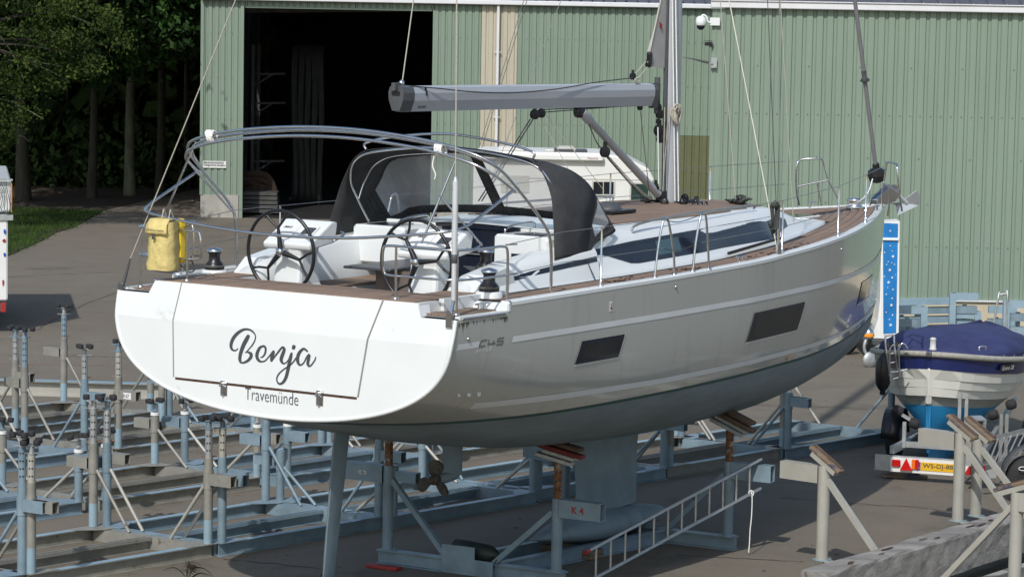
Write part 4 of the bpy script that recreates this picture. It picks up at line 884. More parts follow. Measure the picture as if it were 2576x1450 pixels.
for k in range(5): b.tube([BY(1603+6*math.cos(a), 200+5*math.sin(a)+k*.3, -.02*k) for a in [j*.7 for j in range(9)]], .007, 5)
yb(b, 'rope_coil', 'rope', boom)
for i, (dx_, dy_, mm) in enumerate(((0, 0, 'roped'), (6, -2, 'roped'), (13, -4, 'rope'), (19, -7, 'rope'))): line('vang_line', [BY(1523+dx_*.4, 392, 0), BY(1600+dx_*.3, 480+dy_, -.03*i), BY(1625+dx_, 502, -.04*i)], .005, mm)
line('vang_line', [BY(1470, 285, 0), BY(1502, 360, 0), BY(1520, 375, 0)], .007, 'roped'); block(BY(1522, 382, 0), 1.4)
# furled mainsail corner at the mast
b = MB(); b.prism([BY(1668, 0, 0), BY(1678, -20, 0), BY(1672, 171, 0), BY(1640, 167, 0), BY(1632, 130, 0)], (0, .02, 0)); yb(b, 'mainsail', mat('sail_cloth', (.36, .35, .34), .8, 0, .08, 5, .2)); b = MB(); b.prism([BY(1659, 55, -.01), BY(1665, 62, -.01), BY(1664, 72, -.01), BY(1661, 73, -.01)], (0, -.008, 0)); yb(b, 'sail_mark', 'red')
line('sail_leech_line', [BY(1675, -60, 0), BY(1634, 132, 0)], .011, 'rope')
b = MB(); b.box(BY(1634, 148, 0), (.09, .05, .17), ch=.02); b.lathe(BY(1637, 160, -.03), [(.02, 0), (.05, .01), (.05, .05), (.02, .06)], (0, 1, 0), 12); yb(b, 'clew_block', 'black')
for (px, py, s) in ((1657, 268, .8), (1660, 287, 1.2), (1656, 305, .7), (1658, 328, 1.5), (1660, 350, 1.0), (1650, 470, 1.)): block(BY(px, py, -.03), s, mast)
for a, c, o, r_, mm in (((1655, 320), (1657, 470), -.05, .008, 'ropew'), ((1672, 270), (1668, 480), -.09, .006, 'rope'), ((1611, 280), (1635, 500), -.05, .005, 'roped'), ((1691, -40), (1698, 505), -.1, .0095, 'ropew'), ((1699, -40), (1707, 508), -.12, .0095, 'ropew'), ((1683, 260), (1667, 480), -.09, .005, 'rope')): line('halyard', [BY(*a, o), BY(*c, o)], r_, mm, mast)
b = MB(); rr = random.Random(6); cc = BY(1697, 284, -.12)
for k in range(12): w, h = rr.uniform(.04, .08), rr.uniform(.07, .12); o = Vector((rr.uniform(-.02, .06), rr.uniform(-.05, .02), rr.uniform(-.05, .03))); b.tube([cc+o+Vector((w*math.cos(a), -.02*math.sin(a*2), h*math.sin(a))) for a in [j*2*PI/10 for j in range(10)]], .008, 5, closed=True)
yb(b, 'halyard_coil', 'rope', mast)
# backstays, shrouds, forestay
q0, q1 = BX(313, 730, .03), BX(600, -2, .4); d = q1-q0
b = MB(); b.tube([q0+Vector((.02, -.06, .33)), q0+d*1.6], .007, 5); bs = yb(b, 'backstay', 'rope')
b = MB(); b.box(q0+Vector((-.06, 0, -.0)), (.025, .07, .17), ch=.01); b.tube([q0+Vector((-.03, 0, .05)), q0+Vector((0, -.03, .2)), q0+Vector((.02, -.06, .34))], [.022, .016, .01], 8); yb(b, 'chainplate', 'bootmast', bs)
s0 = BX(1140, 795, .0); s1 = BX(1146, 455, .0); s2 = BX(1149, -5, .05)
b = MB(); b.tube([s1, s1+(s2-s1)*1.9], .007, 5); bs = yb(b, 'backstay', 'rope')
b = MB(); lo_ = BX(1141, 755, 0); b.tube([lo_, lo_+(s1-lo_)*.62], .024, 12); b.tube([lo_+(s1-lo_)*.36, s1], .029, 12); b.tube([s1, s1+Vector((0, 0, .04))], [.02, .01], 10); yb(b, 'backstay_tensioner', 'zinc', bs)
b = MB(); b.box((s0.x-.07, s0.y, s0.z-.03), (.02, .075, .16), ch=.006); b.bar(s0+Vector((-.05, 0, 0)), lo_, .03, .02); yb(b, 'chainplate', 'steel', bs)
b = MB(); b.lathe(lo_+(s1-lo_)*.36-Vector((0, 0, .06)), [(.02, 0), (.03, .01), (.03, .09), (.02, .1)], n=12); yb(b, 'tensioner_clamp', 'bootmast', bs)
cp = BY(1957, 640, -1.96)
def stay(a, c, ya, yc, r_=.0055, m='wire', name='shroud', ext=.6):
    p, q = BY(*a, ya), BY(*c, yc); return line(name, [p, q+(q-p)*ext], r_, m)
stay((1954, 622), (1834, 0), -1.93, -1.05, .0075, mat('white_coated_shroud', (.6, .58, .48), .4)); stay((1957, 620), (1931, 0), -1.94, -1.6, .005, 'roped'); stay((1961, 620), (1961, 0), -1.96, -1.8, .0065); stay((1996, 560), (1963, 0), -1.0, -.9, .005, 'rope', 'halyard_line'); stay((1851, 510), (1812, 0), -.6, -.5, .006, 'rope', 'halyard_line')
for px, py in ((1954, 620), (1961, 618)): p = BY(px, py, -1.95); line('turnbuckle', [p, p+Vector((0, 0, -.22))], .014, 'steel')
b = MB(); b.box((cp.x, -1.97, ss(7.2)+.1), (.09, .03, .14), ch=.01); b.tube([(cp.x, -1.96, 1.35), (cp.x, -1.95, 1.62)], .02, 8); yb(b, 'chainplate', 'steel')
for (a, c) in (((1238, 0), (1180, 345)), ((1330, 0), (1245, 320)), ((1405, 0), (1210, 470)), ((1324, 0), (1265, 212)), ((1318, 0), (1258, 212))): pass
for a, c in (((1412, 0), (1225, 480)), ((1326, 0), (1212, 372)), ((1318, 0), (1205, 372))): stay(c, a, 1.9, 1.4, .0045, 'wire', 'port_shroud', .4)
b = MB(); rr = random.Random(3); cc = BY(1857, 508, -.6)
for k in range(9): a = rr.uniform(0, 6); b.tube([cc+Vector((rr.uniform(-.1, .1), rr.uniform(-.1, .1), rr.uniform(-.04, .06)))+Vector((.05*math.cos(a+j), .05*math.sin(a+j), .04*math.sin(j*1.3))) for j in range(7)], .012, 5)
yb(b, 'sheet_tangle', 'roped'); b = MB(); cc = BY(1950, 515, -1.9)
for k in range(7): b.tube([cc+Vector((.02*math.sin(k), .02*k-.06, 0)), cc+Vector((.03, .01*k-.03, -.2-.03*k)), cc+Vector((-.02, .02*k-.04, -.32+.02*k))], .01, 5)
b.lathe(cc, [(.01, -.04), (.045, -.02), (.05, .02), (.01, .05)], n=8); yb(b, 'sheet_bundle', 'roped')
f0, f1 = BY(2202, 412, 0), BY(2150, -3, 0); b = MB(); b.tube([f0, f0+(f1-f0)*1.8], .028, 10); fs = yb(b, 'furled_forestay', mat('grey_foil', (.17, .17, .175), .6, 0, .1))
b = MB(); b.tube([f0+(f1-f0)*.50, f0+(f1-f0)*.51, f0+(f1-f0)*.53, f0+(f1-f0)*.57], [.03, .07, .035, .035], 10); yb(b, 'halyard_swivel', 'bootmast', fs)
b = MB(); c = BY(2205, 437, 0); b.lathe(c, [(.03, -.13), (.10, -.10), (.125, -.02), (.115, .05), (.05, .09), (.05, .14), (.03, .16)], (-.2, 0, 1), 12, smooth=False); yb(b, 'furling_drum', 'black', fs)
line('furling_line', [BY(2195, 450, -.1), BY(2183, 485, -.2), BY(2155, 510, -.3), BY(2110, 520, -.35)], .009, 'ropew')

# ---- stanchions, lifelines, gates, pushpits, pulpit
def st_top(s_, x, h=.62): return Vector((x, s_*(bm(x)-.055), ss(x)+.04+h))
def stanchion(s_, x, h=.62):
    p = Vector((x, s_*(bm(x)-.05), ss(x)+.04)); b = MB(); b.tube([p, p+Vector((0, 0, .06)), p+Vector((0, 0, .065)), p+Vector((0, 0, h))], [.018, .018, .0125, .011], 8); b.lathe(p, [(.035, 0), (.03, .012)], n=10); yb(b, 'stanchion', 'steel')
SX = [2.66, 7.0, 9.0, 10.75]
for s_ in (-1, 1):
    for x in SX: stanchion(s_, x)
    for xa_, xb_ in ((3.80, 4.22), (4.62, 4.98)):                # gate posts: inverted V frames
        za = ss(xa_)+.04; b = MB(); y = s_*(bm(4.3)-.05); b.tube(smooth_line([(xa_, y, za), (xa_+.05, y, za+.3), (xa_+.14, y-s_*.0, za+.58), (xa_+.20, y, za+.63), (xa_+.27, y, za+.58), (xb_-.03, y, za+.25), (xb_, y, za)], 4), .0135, 8); b.lathe((xa_, y, za), [(.035, 0), (.03, .012)], n=10); b.lathe((xb_, y, za), [(.035, 0), (.03, .012)], n=10); yb(b, 'gate_frame', 'steel')
    for h in (.31, .62):
        L = [Vector((.92 if h > .5 else .95, s_*2.06, 1.80 if h > .5 else 1.50))]+[Vector((x, s_*(bm(x)-.055), ss(x)+.04+h-.005)) for x in (1.9, 2.66, 3.98)]
        b = MB(); b.tube(L, .004, 5); L2 = [Vector((x, s_*(bm(x)-.055), ss(x)+.04+h-.005)) for x in (4.85, 7.0, 9.0, 10.75)]+[Vector((12.1, s_*.74, 1.48+h))]; b.tube(L2, .004, 5); yb(b, 'lifeline', 'wire')
        b = MB(); b.tube([L[0], L[0]+Vector((.2, 0, -.005))], .009, 6); yb(b, 'lifeline_tensioner', 'steel')
        b = MB(); b.tube(smooth_line([(3.98, s_*(bm(4)-.055), ss(4)+.03+h), (4.3, s_*(bm(4.3)-.05), ss(4)-.01+h), (4.8, s_*(bm(4.8)-.055), ss(4.8)+.03+h)], 3), .005, 5); yb(b, 'gate_wire', 'roped')
    # pushpit
    zt, zm = 1.79, 1.50
    top = smooth_line([(.12, s_*1.15, zm+.02), (.10, s_*1.15, zm+.14), (.10, s_*1.16, zt-.04), (.1, s_*1.22, zt), (.08, s_*1.6, zt), (.09, s_*1.92, zt), (.22, s_*2.05, zt), (.6, s_*2.08, zt), (.84, s_*2.08, zt), (.92, s_*2.08, zt-.05), (.93, s_*2.08, 1.5), (.93, s_*2.08, 1.24)], 4)
    b = MB(); b.tube(top, .0135, 8); pu = yb(b, 'pushpit', 'steel')
    b = MB(); b.tube(smooth_line([(.10, s_*1.15, zm+.14), (.11, s_*1.16, zm+.04), (.11, s_*1.22, zm), (.08, s_*1.6, zm), (.09, s_*1.92, zm), (.22, s_*2.05, zm), (.6, s_*2.08, zm), (.93, s_*2.08, zm)], 4), .0125, 8); yb(b, 'lower_rail', 'steel', pu)
    for x, y, z0 in ((.09, 1.32, 1.275), (.16, 2.0, 1.16)): b = MB(); b.tube([(x, s_*y, z0), (x, s_*y, zt)], .0125, 8); b.lathe((x, s_*y, z0), [(.035, 0), (.03, .012)], n=10); yb(b, 'pushpit_leg', 'steel', pu)
    # pulpit
    P1 = [BY(2040, 512, .78), BY(2033, 470, .78), BY(2034, 415, .76), BY(2046, 399, .72), BY(2088, 397, .52), BY(2100, 404, .48), BY(2113, 450, .42), BY(2134, 490, .34), BY(2137, 512, .34)]
    P1 = [Vector((max(11.9, min(13.5, p.x-.35)), s_*abs(p.y), p.z)) for p in P1]; b = MB(); b.tube(smooth_line(P1, 4), .0135, 8); pl = yb(b, 'pulpit', 'steel')
    b = MB(); b.tube([P1[1]+Vector((0, 0, .02)), P1[6]+Vector((0, 0, 0))], .011, 7); b.tube([P1[1].lerp(P1[6], .65), P1[1].lerp(P1[6], .75)+Vector((.05, 0, -.3)), P1[1].lerp(P1[6], .78)+Vector((.05, 0, -.42))], .011, 7); yb(b, 'pulpit_bar', 'steel', pl)
b = MB(); b.lathe((12.75, .0, 1.46), [(.11, 0), (.12, .03), (.10, .05), (.10, .10), (.12, .13), (.06, .15), (.01, .155)], n=18); yb(b, 'windlass', 'steel')
# anchor on the bow roller
b = MB()
for s_ in (-1, 1): b.prism([(13.30, s_*.05, 1.45), (13.80, s_*.05, 1.50), (13.98, s_*.05, 1.55), (14.02, s_*.05, 1.66), (13.93, s_*.05, 1.74), (13.80, s_*.05, 1.75), (13.35, s_*.05, 1.57)], (0, s_*.008, 0))
b.box((13.62, 0, 1.63), (.5, .085, .012), (Vector((.95, 0, .3)).normalized(), Vector((0, 1, 0)), Vector((-.3, 0, .95)).normalized())); br = yb(b, 'bow_roller', 'steel')
b = MB(); b.lathe((13.93, -.045, 1.56), [(.03, 0), (.055, .01), (.04, .045), (.055, .08), (.03, .09)], (0, 1, 0), 12); yb(b, 'roller_wheel', 'black', br)
A0, A1, A2, A3 = BY(2258, 541, -.02), BY(2267, 508, -.02), BY(2305, 479, -.20), BY(2316, 492, -.22); A4 = BY(2310, 516, -.16); A5 = A1+Vector((.12, .24, -.03)); A6 = A1+Vector((.25, .2, -.06))
b = MB(); b.add([A0, A1, A2, A3, A4, A5, A6], [(0, 1, 2, 3, 4), (0, 6, 5, 1)]); an = yb(b, 'anchor', 'zinc', solid=.014)
b = MB(); b.tube([A1.lerp(A4, .3), Vector((13.95, 0, 1.66)), Vector((13.5, 0, 1.56))], [.03, .025, .022], 8); yb(b, 'anchor_shank', 'zinc', an)

# ---- sprayhood
def mir(L): return [(-y, x, z) for (y, x, z) in L][::-1]
def curve(half, n=4):                                 # half: starboard base to the middle, as (y, x, z)
    full = half+[(-y, x, z) for (y, x, z) in half[:-1]][::-1]; return [Vector((q.y, q.x, q.z)) for q in smooth_line(full, n)]
Ah = [(-1.52, 2.68, 1.50), (-1.45, 2.76, 1.85), (-1.36, 2.82, 2.2), (-1.16, 2.83, 2.49), (-.8, 2.84, 2.575), (0, 2.86, 2.63)]
Mh = [(-1.50, 3.36, 1.50), (-1.50, 3.44, 1.85), (-1.43, 3.60, 2.16), (-1.20, 3.48, 2.40), (-.78, 3.34, 2.49), (0, 3.28, 2.55)]
Bh = [(-1.50, 3.38, 1.49), (-1.49, 3.56, 1.63), (-1.42, 4.05, 1.71), (-1.30, 4.12, 1.76), (-.85, 3.98, 1.81), (0, 3.86, 1.85)]
CA, CM, CB = curve(Ah, 6), curve(Mh, 6), curve(Bh, 6); N = len(CA)
b = MB(); b.grid([CA, [a.lerp(c, .33)+Vector((0, 0, .012)) for a, c in zip(CA, CM)], [a.lerp(c, .66)+Vector((0, 0, .012)) for a, c in zip(CA, CM)], CM])
hood = yb(b, 'sprayhood', 'canvas', solid=.006)
bc = MB(); PB = [MB() for _ in range(3)]; V = [0, .035, .10, .2, .3, .45, .6, .72, .82, .87, 1]
for i in range(N-1):
    ym = (CM[i].y+CM[i+1].y)/2
    for k in range(len(V)-1):
        vm = (V[k]+V[k+1])/2; tgt = bc
        if .035 < vm < .87:
            if 30 <= i <= 49: tgt = PB[0]
            elif 14 <= i <= 28: tgt = PB[1]
        if .10 < vm < .72:
            if 6 <= i <= 11: tgt = PB[2]
        q = [CM[i].lerp(CB[i], V[k]), CM[i+1].lerp(CB[i+1], V[k]), CM[i+1].lerp(CB[i+1], V[k+1]), CM[i].lerp(CB[i], V[k+1])]
        tgt.add(q, [(0, 1, 2, 3)], True)
yb(bc, 'sprayhood_front', 'canvas', hood, solid=.006); [yb(q_, 'hood_window', 'pane', hood) for q_ in PB]
Hh = [(-1.32, 3.27, 1.72), (-1.34, 3.10, 1.95), (-1.34, 2.94, 2.2), (-1.20, 2.86, 2.44), (-.8, 2.84, 2.55), (0, 2.86, 2.61)]
b = MB(); b.tube([p+Vector((-.01, 0, .0)) for p in curve(Hh, 6)], .0135, 8); yb(b, 'hood_bow', 'steel', hood)
Ii = [Vector((p.x*.0+CM[i].lerp(CA[i], .35).x, CM[i].lerp(CA[i], .35).y*.985, CM[i].lerp(CA[i], .35).z-.02)) for i, p in enumerate(CA)]
Ii = curve([(-1.33, 3.08, 1.98), (-1.30, 3.14, 2.17), (-1.14, 3.14, 2.38), (-.8, 3.12, 2.49), (0, 3.10, 2.54)], 6)
b = MB(); b.tube(Ii, .011, 7); yb(b, 'inner_bow', 'steel', hood)
hb0, hb1 = Vector((2.82, 1.05, 2.60)), Vector((2.82, -1.12, 2.60)); b = MB(); b.tube(smooth_line([hb0+Vector((0, 0, -.05)), hb0+Vector((0, 0, .02)), (2.84, .7, 2.70), (2.86, 0, 2.76), (2.84, -.7, 2.70), hb1+Vector((0, 0, .02)), hb1+Vector((0, -.02, -.05))], 5), .014, 8); yb(b, 'hood_grab_bar', 'steel', hood)
for (p, q) in ((BY(1432, 645, -1.5), BY(1435, 670, -1.52)), (BY(1474, 640, -1.5), BY(1476, 655, -1.52))): b = MB(); b.bar(p, q, .03, .006); yb(b, 'tie_strap', 'canvas', hood)
line('loose_strap', [BY(1476, 648, -1.5), BY(1483, 670, -1.58), BY(1492, 690, -1.62), BY(1498, 704, -1.66)], .006, 'canvas')

# ---- bimini frame
def arc(dx, dz_, w=2.02): return [(1.80, w+.02, 1.27), (1.78, w+.02, 1.75), (1.64+dx*.2, w+.01, 1.98), (1.15+dx*.6, w, 2.36+dz_*.5), (.86+dx, w-.06, 2.58+dz_), (.74+dx, w-.28, 2.70+dz_), (.72+dx, 1.25, 2.80+dz_), (.72+dx, .6, 2.865+dz_), (.72+dx, 0, 2.885+dz_)]
def full(L): return smooth_line(L+[(x, -y, z) for x, y, z in L[:-1]][::-1], 4)
b = MB(); b.tube(full(arc(0, 0)), .016, 8); bim = yb(b, 'bimini_frame', 'steel')
for dx, dz_ in ((.07, -.035), (-.03, -.09)): b = MB(); b.tube(full(arc(dx, dz_)[3:]), .016, 8); yb(b, 'bimini_bow', 'steel', bim)
lo_b = [(1.1, 2.02, 2.33), (.62, 2.02, 2.14), (.28, 2.0, 2.01), (.08, 1.86, 1.96), (.02, 1.55, 1.92), (0, .8, 1.845), (0, 0, 1.82)]
b = MB(); b.tube(full(lo_b), .016, 8); yb(b, 'lowered_bow', 'steel', bim)
for a, c in ((BX(492, 356, .75), BZ(411, 548, 1.80)), (BX(1148, 398, .74), BZ(1060, 612, 1.79)), (BX(1105, 490, .45), BZ(1213, 618, 1.79)), (Vector((.93, 1.97, 2.40)), Vector((1.74, 2.02, 1.84)))): b = MB(); b.tube([a, a+(c-a)*.1, a+(c-a)*.12, c-(c-a)*.1, c], [.008, .008, .0125, .0125, .008], 7); yb(b, 'bimini_strut', 'steel', bim)
for px, py, kk in ((532, 338, .5), (1108, 372, .5)):
    c = BX(px, py, .74); b = MB(); rr = random.Random(px)
    for k in range(8): o = Vector((0, -.06+.016*k, 0)); b.tube([c+o*.75+Vector((.05*math.cos(a)+rr.uniform(-.008, .008), .012*math.sin(a)+rr.uniform(-.008, .008), -.02+.062*math.sin(a))) for a in [j*2*PI/10 for j in range(10)]], .009, 5, closed=True)
    if px > 1000: b.tube(smooth_line([c+Vector((-.05, .04, -.08)), c+Vector((-.06, .05, -.18)), c+Vector((-.05, .02, -.26)), c+Vector((-.05, .03, -.31))], 4), .008, 5)
    tag(b.build('rope_lashing', 'ropew', Y, dz=ZW), None)

# ================================================================== GEAR ON THE YACHT THAT COULD BE LIFTED OFF
RZ = PI/2-PHI
def YW(p): return Vector((X0+p[0]*math.sin(PHI)-p[1]*math.cos(PHI), Y0+p[0]*math.cos(PHI)+p[1]*math.sin(PHI), p[2]+ZW))
c = BX(411, 678, .0)
t = thing('rescue_bag', YW((0, c.y, c.z)), 'pale yellow fabric rescue bag hanging on the port stern rail', 'bag', rz=RZ)
b = MB(); P = []
rr = random.Random(4)
for k in range(9):
    z = k/8*.5; w = .138-.010*(k/8)+.006*math.sin(k*1.7); d = .10-.015*(k/8)+.008*math.sin(k*2.3); P.append([(d*ca*(1+rr.uniform(-.06, .06)), w*sa*(1+rr.uniform(-.03, .03)), z) for ca, sa in ((-1, -1), (-1.08, -.4), (-1.1, .1), (-1.05, .6), (-1, 1), (1, 1), (1, 0), (1, -1))])
b.grid(P, True, True); b.add(P[0], [tuple(range(7, -1, -1))]); b.add(P[-1], [tuple(range(8))]); b.build('bag_body', 'yellow', t)
b = MB(); P = [[(-.117, y*.137, .37+.01*math.sin(y*6)), (-.122, y*.14, .40), (-.112, y*.134, .47), (-.06, y*.13, .525), (.06, y*.13, .53)] for y in (-1, -.5, 0, .5, 1)]; b.grid([r_[::-1] for r_ in P]); b.build('flap', 'yellow', t, solid=.008)
b = MB(); b.box((-.132, .03, .345), (.01, .03, .05)); b.build('buckle', 'bootmast', t)
text('bag_lettering', 'Life Rescue System', 'ink', (-.134, .12, .405), (0, -1, 0), (0, 0, 1), w=.23, h=.022, parent=t, bold=.02)
b = MB()
for y in (-.09, .0): b.tube(smooth_line([(-.03, y, .52), (-.02, y-.01, .60), (.03, y+.02, .62), (.05, y, .53)], 4), .007, 5)
b.build('hanging_line', 'rope', t)
c = BX(452, 668, .15); t = thing('light_case', YW((.15, c.y, c.z)), 'narrow bright yellow plastic case beside the rescue bag on the stern rail', 'case', rz=RZ)
b = MB(); b.box((0, 0, .26), (.1, .085, .46), ch=.02); b.build('case_body', 'yellow2', t); b = MB(); b.box((-.055, 0, .22), (.012, .04, .16)); b.build('case_strip', 'galv', t)
b = MB(); b.tube(smooth_line([(0, -.05, .4), (0, -.14, .43), (0, -.18, .38), (0, -.18, .12), (0, -.12, .06), (0, -.04, .08)], 4), .011, 7); b.build('horseshoe_holder', 'steel', t)
b = MB(); b.tube(smooth_line([(0, 0, .02), (.02, -.1, -.06), (0, -.2, -.02), (0, -.15, .1), (.02, -.25, .12)], 4), .008, 5); b.build('dangling_line', 'roped', t)

# ================================================================== STEEL BOAT CRADLES
UV = (Vector((1.73, 1.92, 0)), Vector((-1.47, .95, 0)))
def cradle(label, o, U, V, col, style='tall', col2=None, group='empty steel cradles in rows beside the yacht', H=1.0, seed=0, skip=(), lift=0.):
    """o: post foot at the near left corner; U along the long beams, V across to the far side"""
    rr = random.Random(seed); col2 = col2 or col
    t = thing('boat_cradle', o, label, 'boat cradle', group=group); u, v = U.normalized(), V.normalized(); up = Vector((0, 0, 1)); h = .155
    P = lambda a, c, z=0.: u*a+v*c+up*z
    L, Wd = U.length, V.length
    for c_ in (0, Wd): b = MB(); b.ibeam(P(-.05, c_, h/2), P(L+.05, c_, h/2), h, .10); b.build('long_beam', col, t); b = MB(); b.bar(P(-.05, c_, h+.0015), P(L+.05, c_, h+.0015), .102, .004); b.build('flange_sky_sheen', 'blue2', t)  # light blue strip paints the sky's reflection on the flange top
    b = MB(); b.ibeam(P(.08, Wd*.47, h/2-.012), P(L-.08, Wd*.47, h/2-.012), h-.026, .11); b.bar(P(.08, Wd*.47-.035, h-.004), P(L-.08, Wd*.47-.035, h-.004), .02, .018); b.bar(P(.08, Wd*.47+.035, h-.004), P(L-.08, Wd*.47+.035, h-.004), .02, .018); b.build('centre_beam', col, t)
    for a in (0, L):
        b = MB(); b.bar(P(a, .05, h/2-.002), P(a, Wd-.05, h/2-.002), .11, h-.008); b.build('cross_beam', col, t)
    for a, c_, sa, sc in ((0, 0, 1, 1), (L, 0, -1, 1), (0, Wd, 1, -1), (L, Wd, -1, -1)):
        b = MB(); z = h+.001; b.prism([P(a-sa*.07, c_-sc*.07, z), P(a+sa*.36, c_-sc*.05, z), P(a+sa*.36, c_+sc*.02, z), P(a+sa*.05, c_+sc*.26, z), P(a-sa*.06, c_+sc*.26, z)][::(1 if sa*sc > 0 else -1)], (0, 0, .008)); b.build('corner_plate', col2, t)
    for i, (a, c_, sc) in enumerate(((0, 0, -1), (L, 0, -1), (0, Wd, 1), (L, Wd, 1))):
        if i in skip: continue
        f = P(a, c_, h+.01); tall = style == 'tall'; Ho = (1.0 if tall else H); sz = Ho-.36 if tall else Ho-.24
        b = MB(); b.tube([f, f+up*.28], .053, 14); b.cur = 1; b.tube([f+up*.28, f+up*Ho], .053, 14); post = b.build('post', [('blue2' if col == 'grey' else col2), col], t)
        b = MB(); b.tube([f+up*(sz-.0), f+up*(sz+.22)], .061, 14); b.build('collar', col, post)
        b = MB(); s0 = f+up*(sz+.115)+v*sc*.055; s1 = s0+v*sc*(.27+.06*rr.random()); w, hh = .11, .13
        a1, b1, d1 = frame(s1-s0)
        ro = [[q+a1*x*w/2+b1*y*hh/2 for x, y in ((-1, -1), (1, -1), (1, 1), (-1, 1))] for q in (s0, s1)]; ri = [[q+a1*x*(w/2-.008)+b1*y*(hh/2-.008) for x, y in ((-1, -1), (1, -1), (1, 1), (-1, 1))] for q in (s1, s0+(s1-s0)*.2)]
        b.grid([ro[0], ro[1], ri[0], ri[1]], False, True); b.add(ri[1], [(0, 1, 2, 3)]); b.build('stub_tube', col, post)
        b = MB(); b.tube([f+up*(sz+.04)-v*sc*.055, P(a, c_-sc*Wd*.32, h+.0)], .021, 10); b.build('brace', col if rr.random() > .3 else 'beige', t)
        if style == 'plain': continue
        if style == 'short':
            b = MB(); b.tube([f+up*(Ho-.005), f+up*(Ho+.035)], .062, 14); b.build('white_cap', 'white2', post)
        hi_ = f+up*(Ho+(.36+lift+rr.uniform(-.05, .05) if tall else .06)); rg_ = rr.uniform(0, 3)
        if tall:
            b = MB(); b.tube([f+up*(Ho-.02), hi_], .043, 14); inner = b.build('inner_tube', rr.choice(['galv', 'blue', 'beige']), post)
            b = MB(); ph = math.atan2(-1, .2)
            for k in range(4):
                z = hi_-up*(.07+.085*k)
                if z.z < f.z+Ho+.02: break
                for aa in (-1.9, -1.2): b.lathe(z+Vector((math.cos(aa)*.0425, math.sin(aa)*.0425, 0)), [(.010, -.001), (.010, .0022)], (math.cos(aa), math.sin(aa), 0), 8)
            tag(b.build('pin_hole', 'black', post), kind='stuff')
            b = MB(); b.bar(f+up*(Ho+.01)-Vector((.09, .0, 0)), f+up*(Ho+.015)+Vector((.09, .03, 0)), .014, .014); b.build('locking_pin', 'rust', post)
        b = MB(); b.tube([hi_, hi_+up*.09], .032, 12); b.lathe(hi_, [(.05, 0), (.05, .012)], n=12)
        tl = rr.uniform(-.5, .1) if style == 'short' else rr.uniform(-.12, .12); ax = Vector((math.cos(rg_)*math.cos(tl), math.sin(rg_)*math.cos(tl), math.sin(tl))); pl_ = hi_+up*.10
        ay = up.cross(ax).normalized(); az = ax.cross(ay); b.box(pl_, (.22, .05, .012), (ax, ay, az)); b.box(pl_, (.05, .20, .012), (ax, ay, az))
        if tall: b.bar(hi_+up*.012-Vector((.10, .02, 0)), hi_+up*.012+Vector((.10, .02, 0)), .02, .008)
        b.build('head_plate', rr.choice(['galv', 'blue']), post)
        for k, (x, y) in enumerate(((-.1, 0), (.1, 0), (0, -.09), (0, .09))):
            if k == 3 and rr.random() < .4: continue
            b = MB(); b.lathe(pl_+ax*x*1.05+ay*y*1.05, [(.038, .006), (.041, .012), (.041, .058), (.035, .064)], az, 12); b.build('rubber_pad', 'red' if rr.random() < .04 else 'rubber', post)
    return t
U_, V_ = UV; CG = 'empty steel cradles in rows beside the yacht'
def at(x, y): return Vector((x, y, 0))
defs = [((-5.20, 31.22), 'grey', 'tall', 'dull grey cradle in the front row, leftmost fully seen, reaching the bottom left edge', 1.),
        ((-3.32, 33.23), 'blue', 'tall', 'blue cradle in the front row touching the grey cradle, behind the rudder', 1.),
        ((-1.41, 35.21), 'blue', 'plain', 'blue cradle of the front row behind the propeller', .62),
        ((.39, 37.37), 'blue', 'plain', 'blue cradle of the front row behind the keel', .72),
        ((2.21, 39.43), 'grey', 'plain', 'grey cradle of the front row behind the rusty support post and ladder', .80),
        ((4.0, 41.25), 'blue', 'plain', 'last blue cradle of the front row, nearest the small boat', .80),
        ((-7.03, 29.3), 'blue', 'tall', 'blue cradle with big post at the bottom left corner of the photo', 1.),
        ((-7.10, 33.87), 'blue', 'short', 'blue low cradle with white caps at the left edge, second row', .62),
        ((-5.06, 35.99), 'grey', 'short', 'grey low cradle with white caps in the second row under the stern', .66),
        ((-2.94, 38.05), 'blue', 'short', 'blue cradle of the second row seen under the yacht stern', .66),
        ((-1.11, 40.07), 'grey', 'plain', 'grey cradle of the second row beyond the propeller', .7),
        ((.72, 42.09), 'blue', 'plain', 'blue cradle of the second row mostly hidden by the hull', .7),
        ((-7.64, 37.98), 'blue', 'tall', 'blue tall cradle at the left edge, third row', 1.),
        ((-5.47, 40.13), 'grey', 'tall', 'grey cradle marked K47 in the third row left of the stern', 1.),
        ((-3.64, 42.15), 'blue', 'plain', 'blue cradle of the third row behind the white stern', .7),
        ((-7.21, 41.88), 'grey', 'tall', 'grey cradle farthest left in the back row, in front of the long beam', 1.),
        ]
cr = []
for i, (p, col, sty, lab, H) in enumerate(defs):
    cr.append(cradle(lab, at(*p), U_, V_, col, sty, H=H, seed=40+i, group=CG))
# painted marks on stub tubes
for q, txt in ((G(298, 1128, .155), 'K47'),):
    sp = WY(318, 982, q.y-.35); b = MB(); v = V_.normalized(); base = Vector((-5.47, 40.13, 0))-v*.20+Vector((0, 0, .155+.01+.64+.115)); n = Vector((v.y, -v.x, 0)); n = n if n.y < 0 else -n
    b.prism([base-v*.08+n*.058+Vector((0, 0, -.045)), base+v*.06+n*.058+Vector((0, 0, -.045)), base+v*.06+n*.058+Vector((0, 0, .045)), base-v*.08+n*.058+Vector((0, 0, .045))], n*.002); b.build('label_plate', 'white2', cr[13]).location = (5.47, -40.13, 0)
    text('mark_lettering', txt, 'ink', base+v*.055+n*.061+Vector((0, 0, -.03)), -v, (0, 0, 1), w=.10, h=.055, parent=cr[13]).location = (5.47, -40.13, 0)
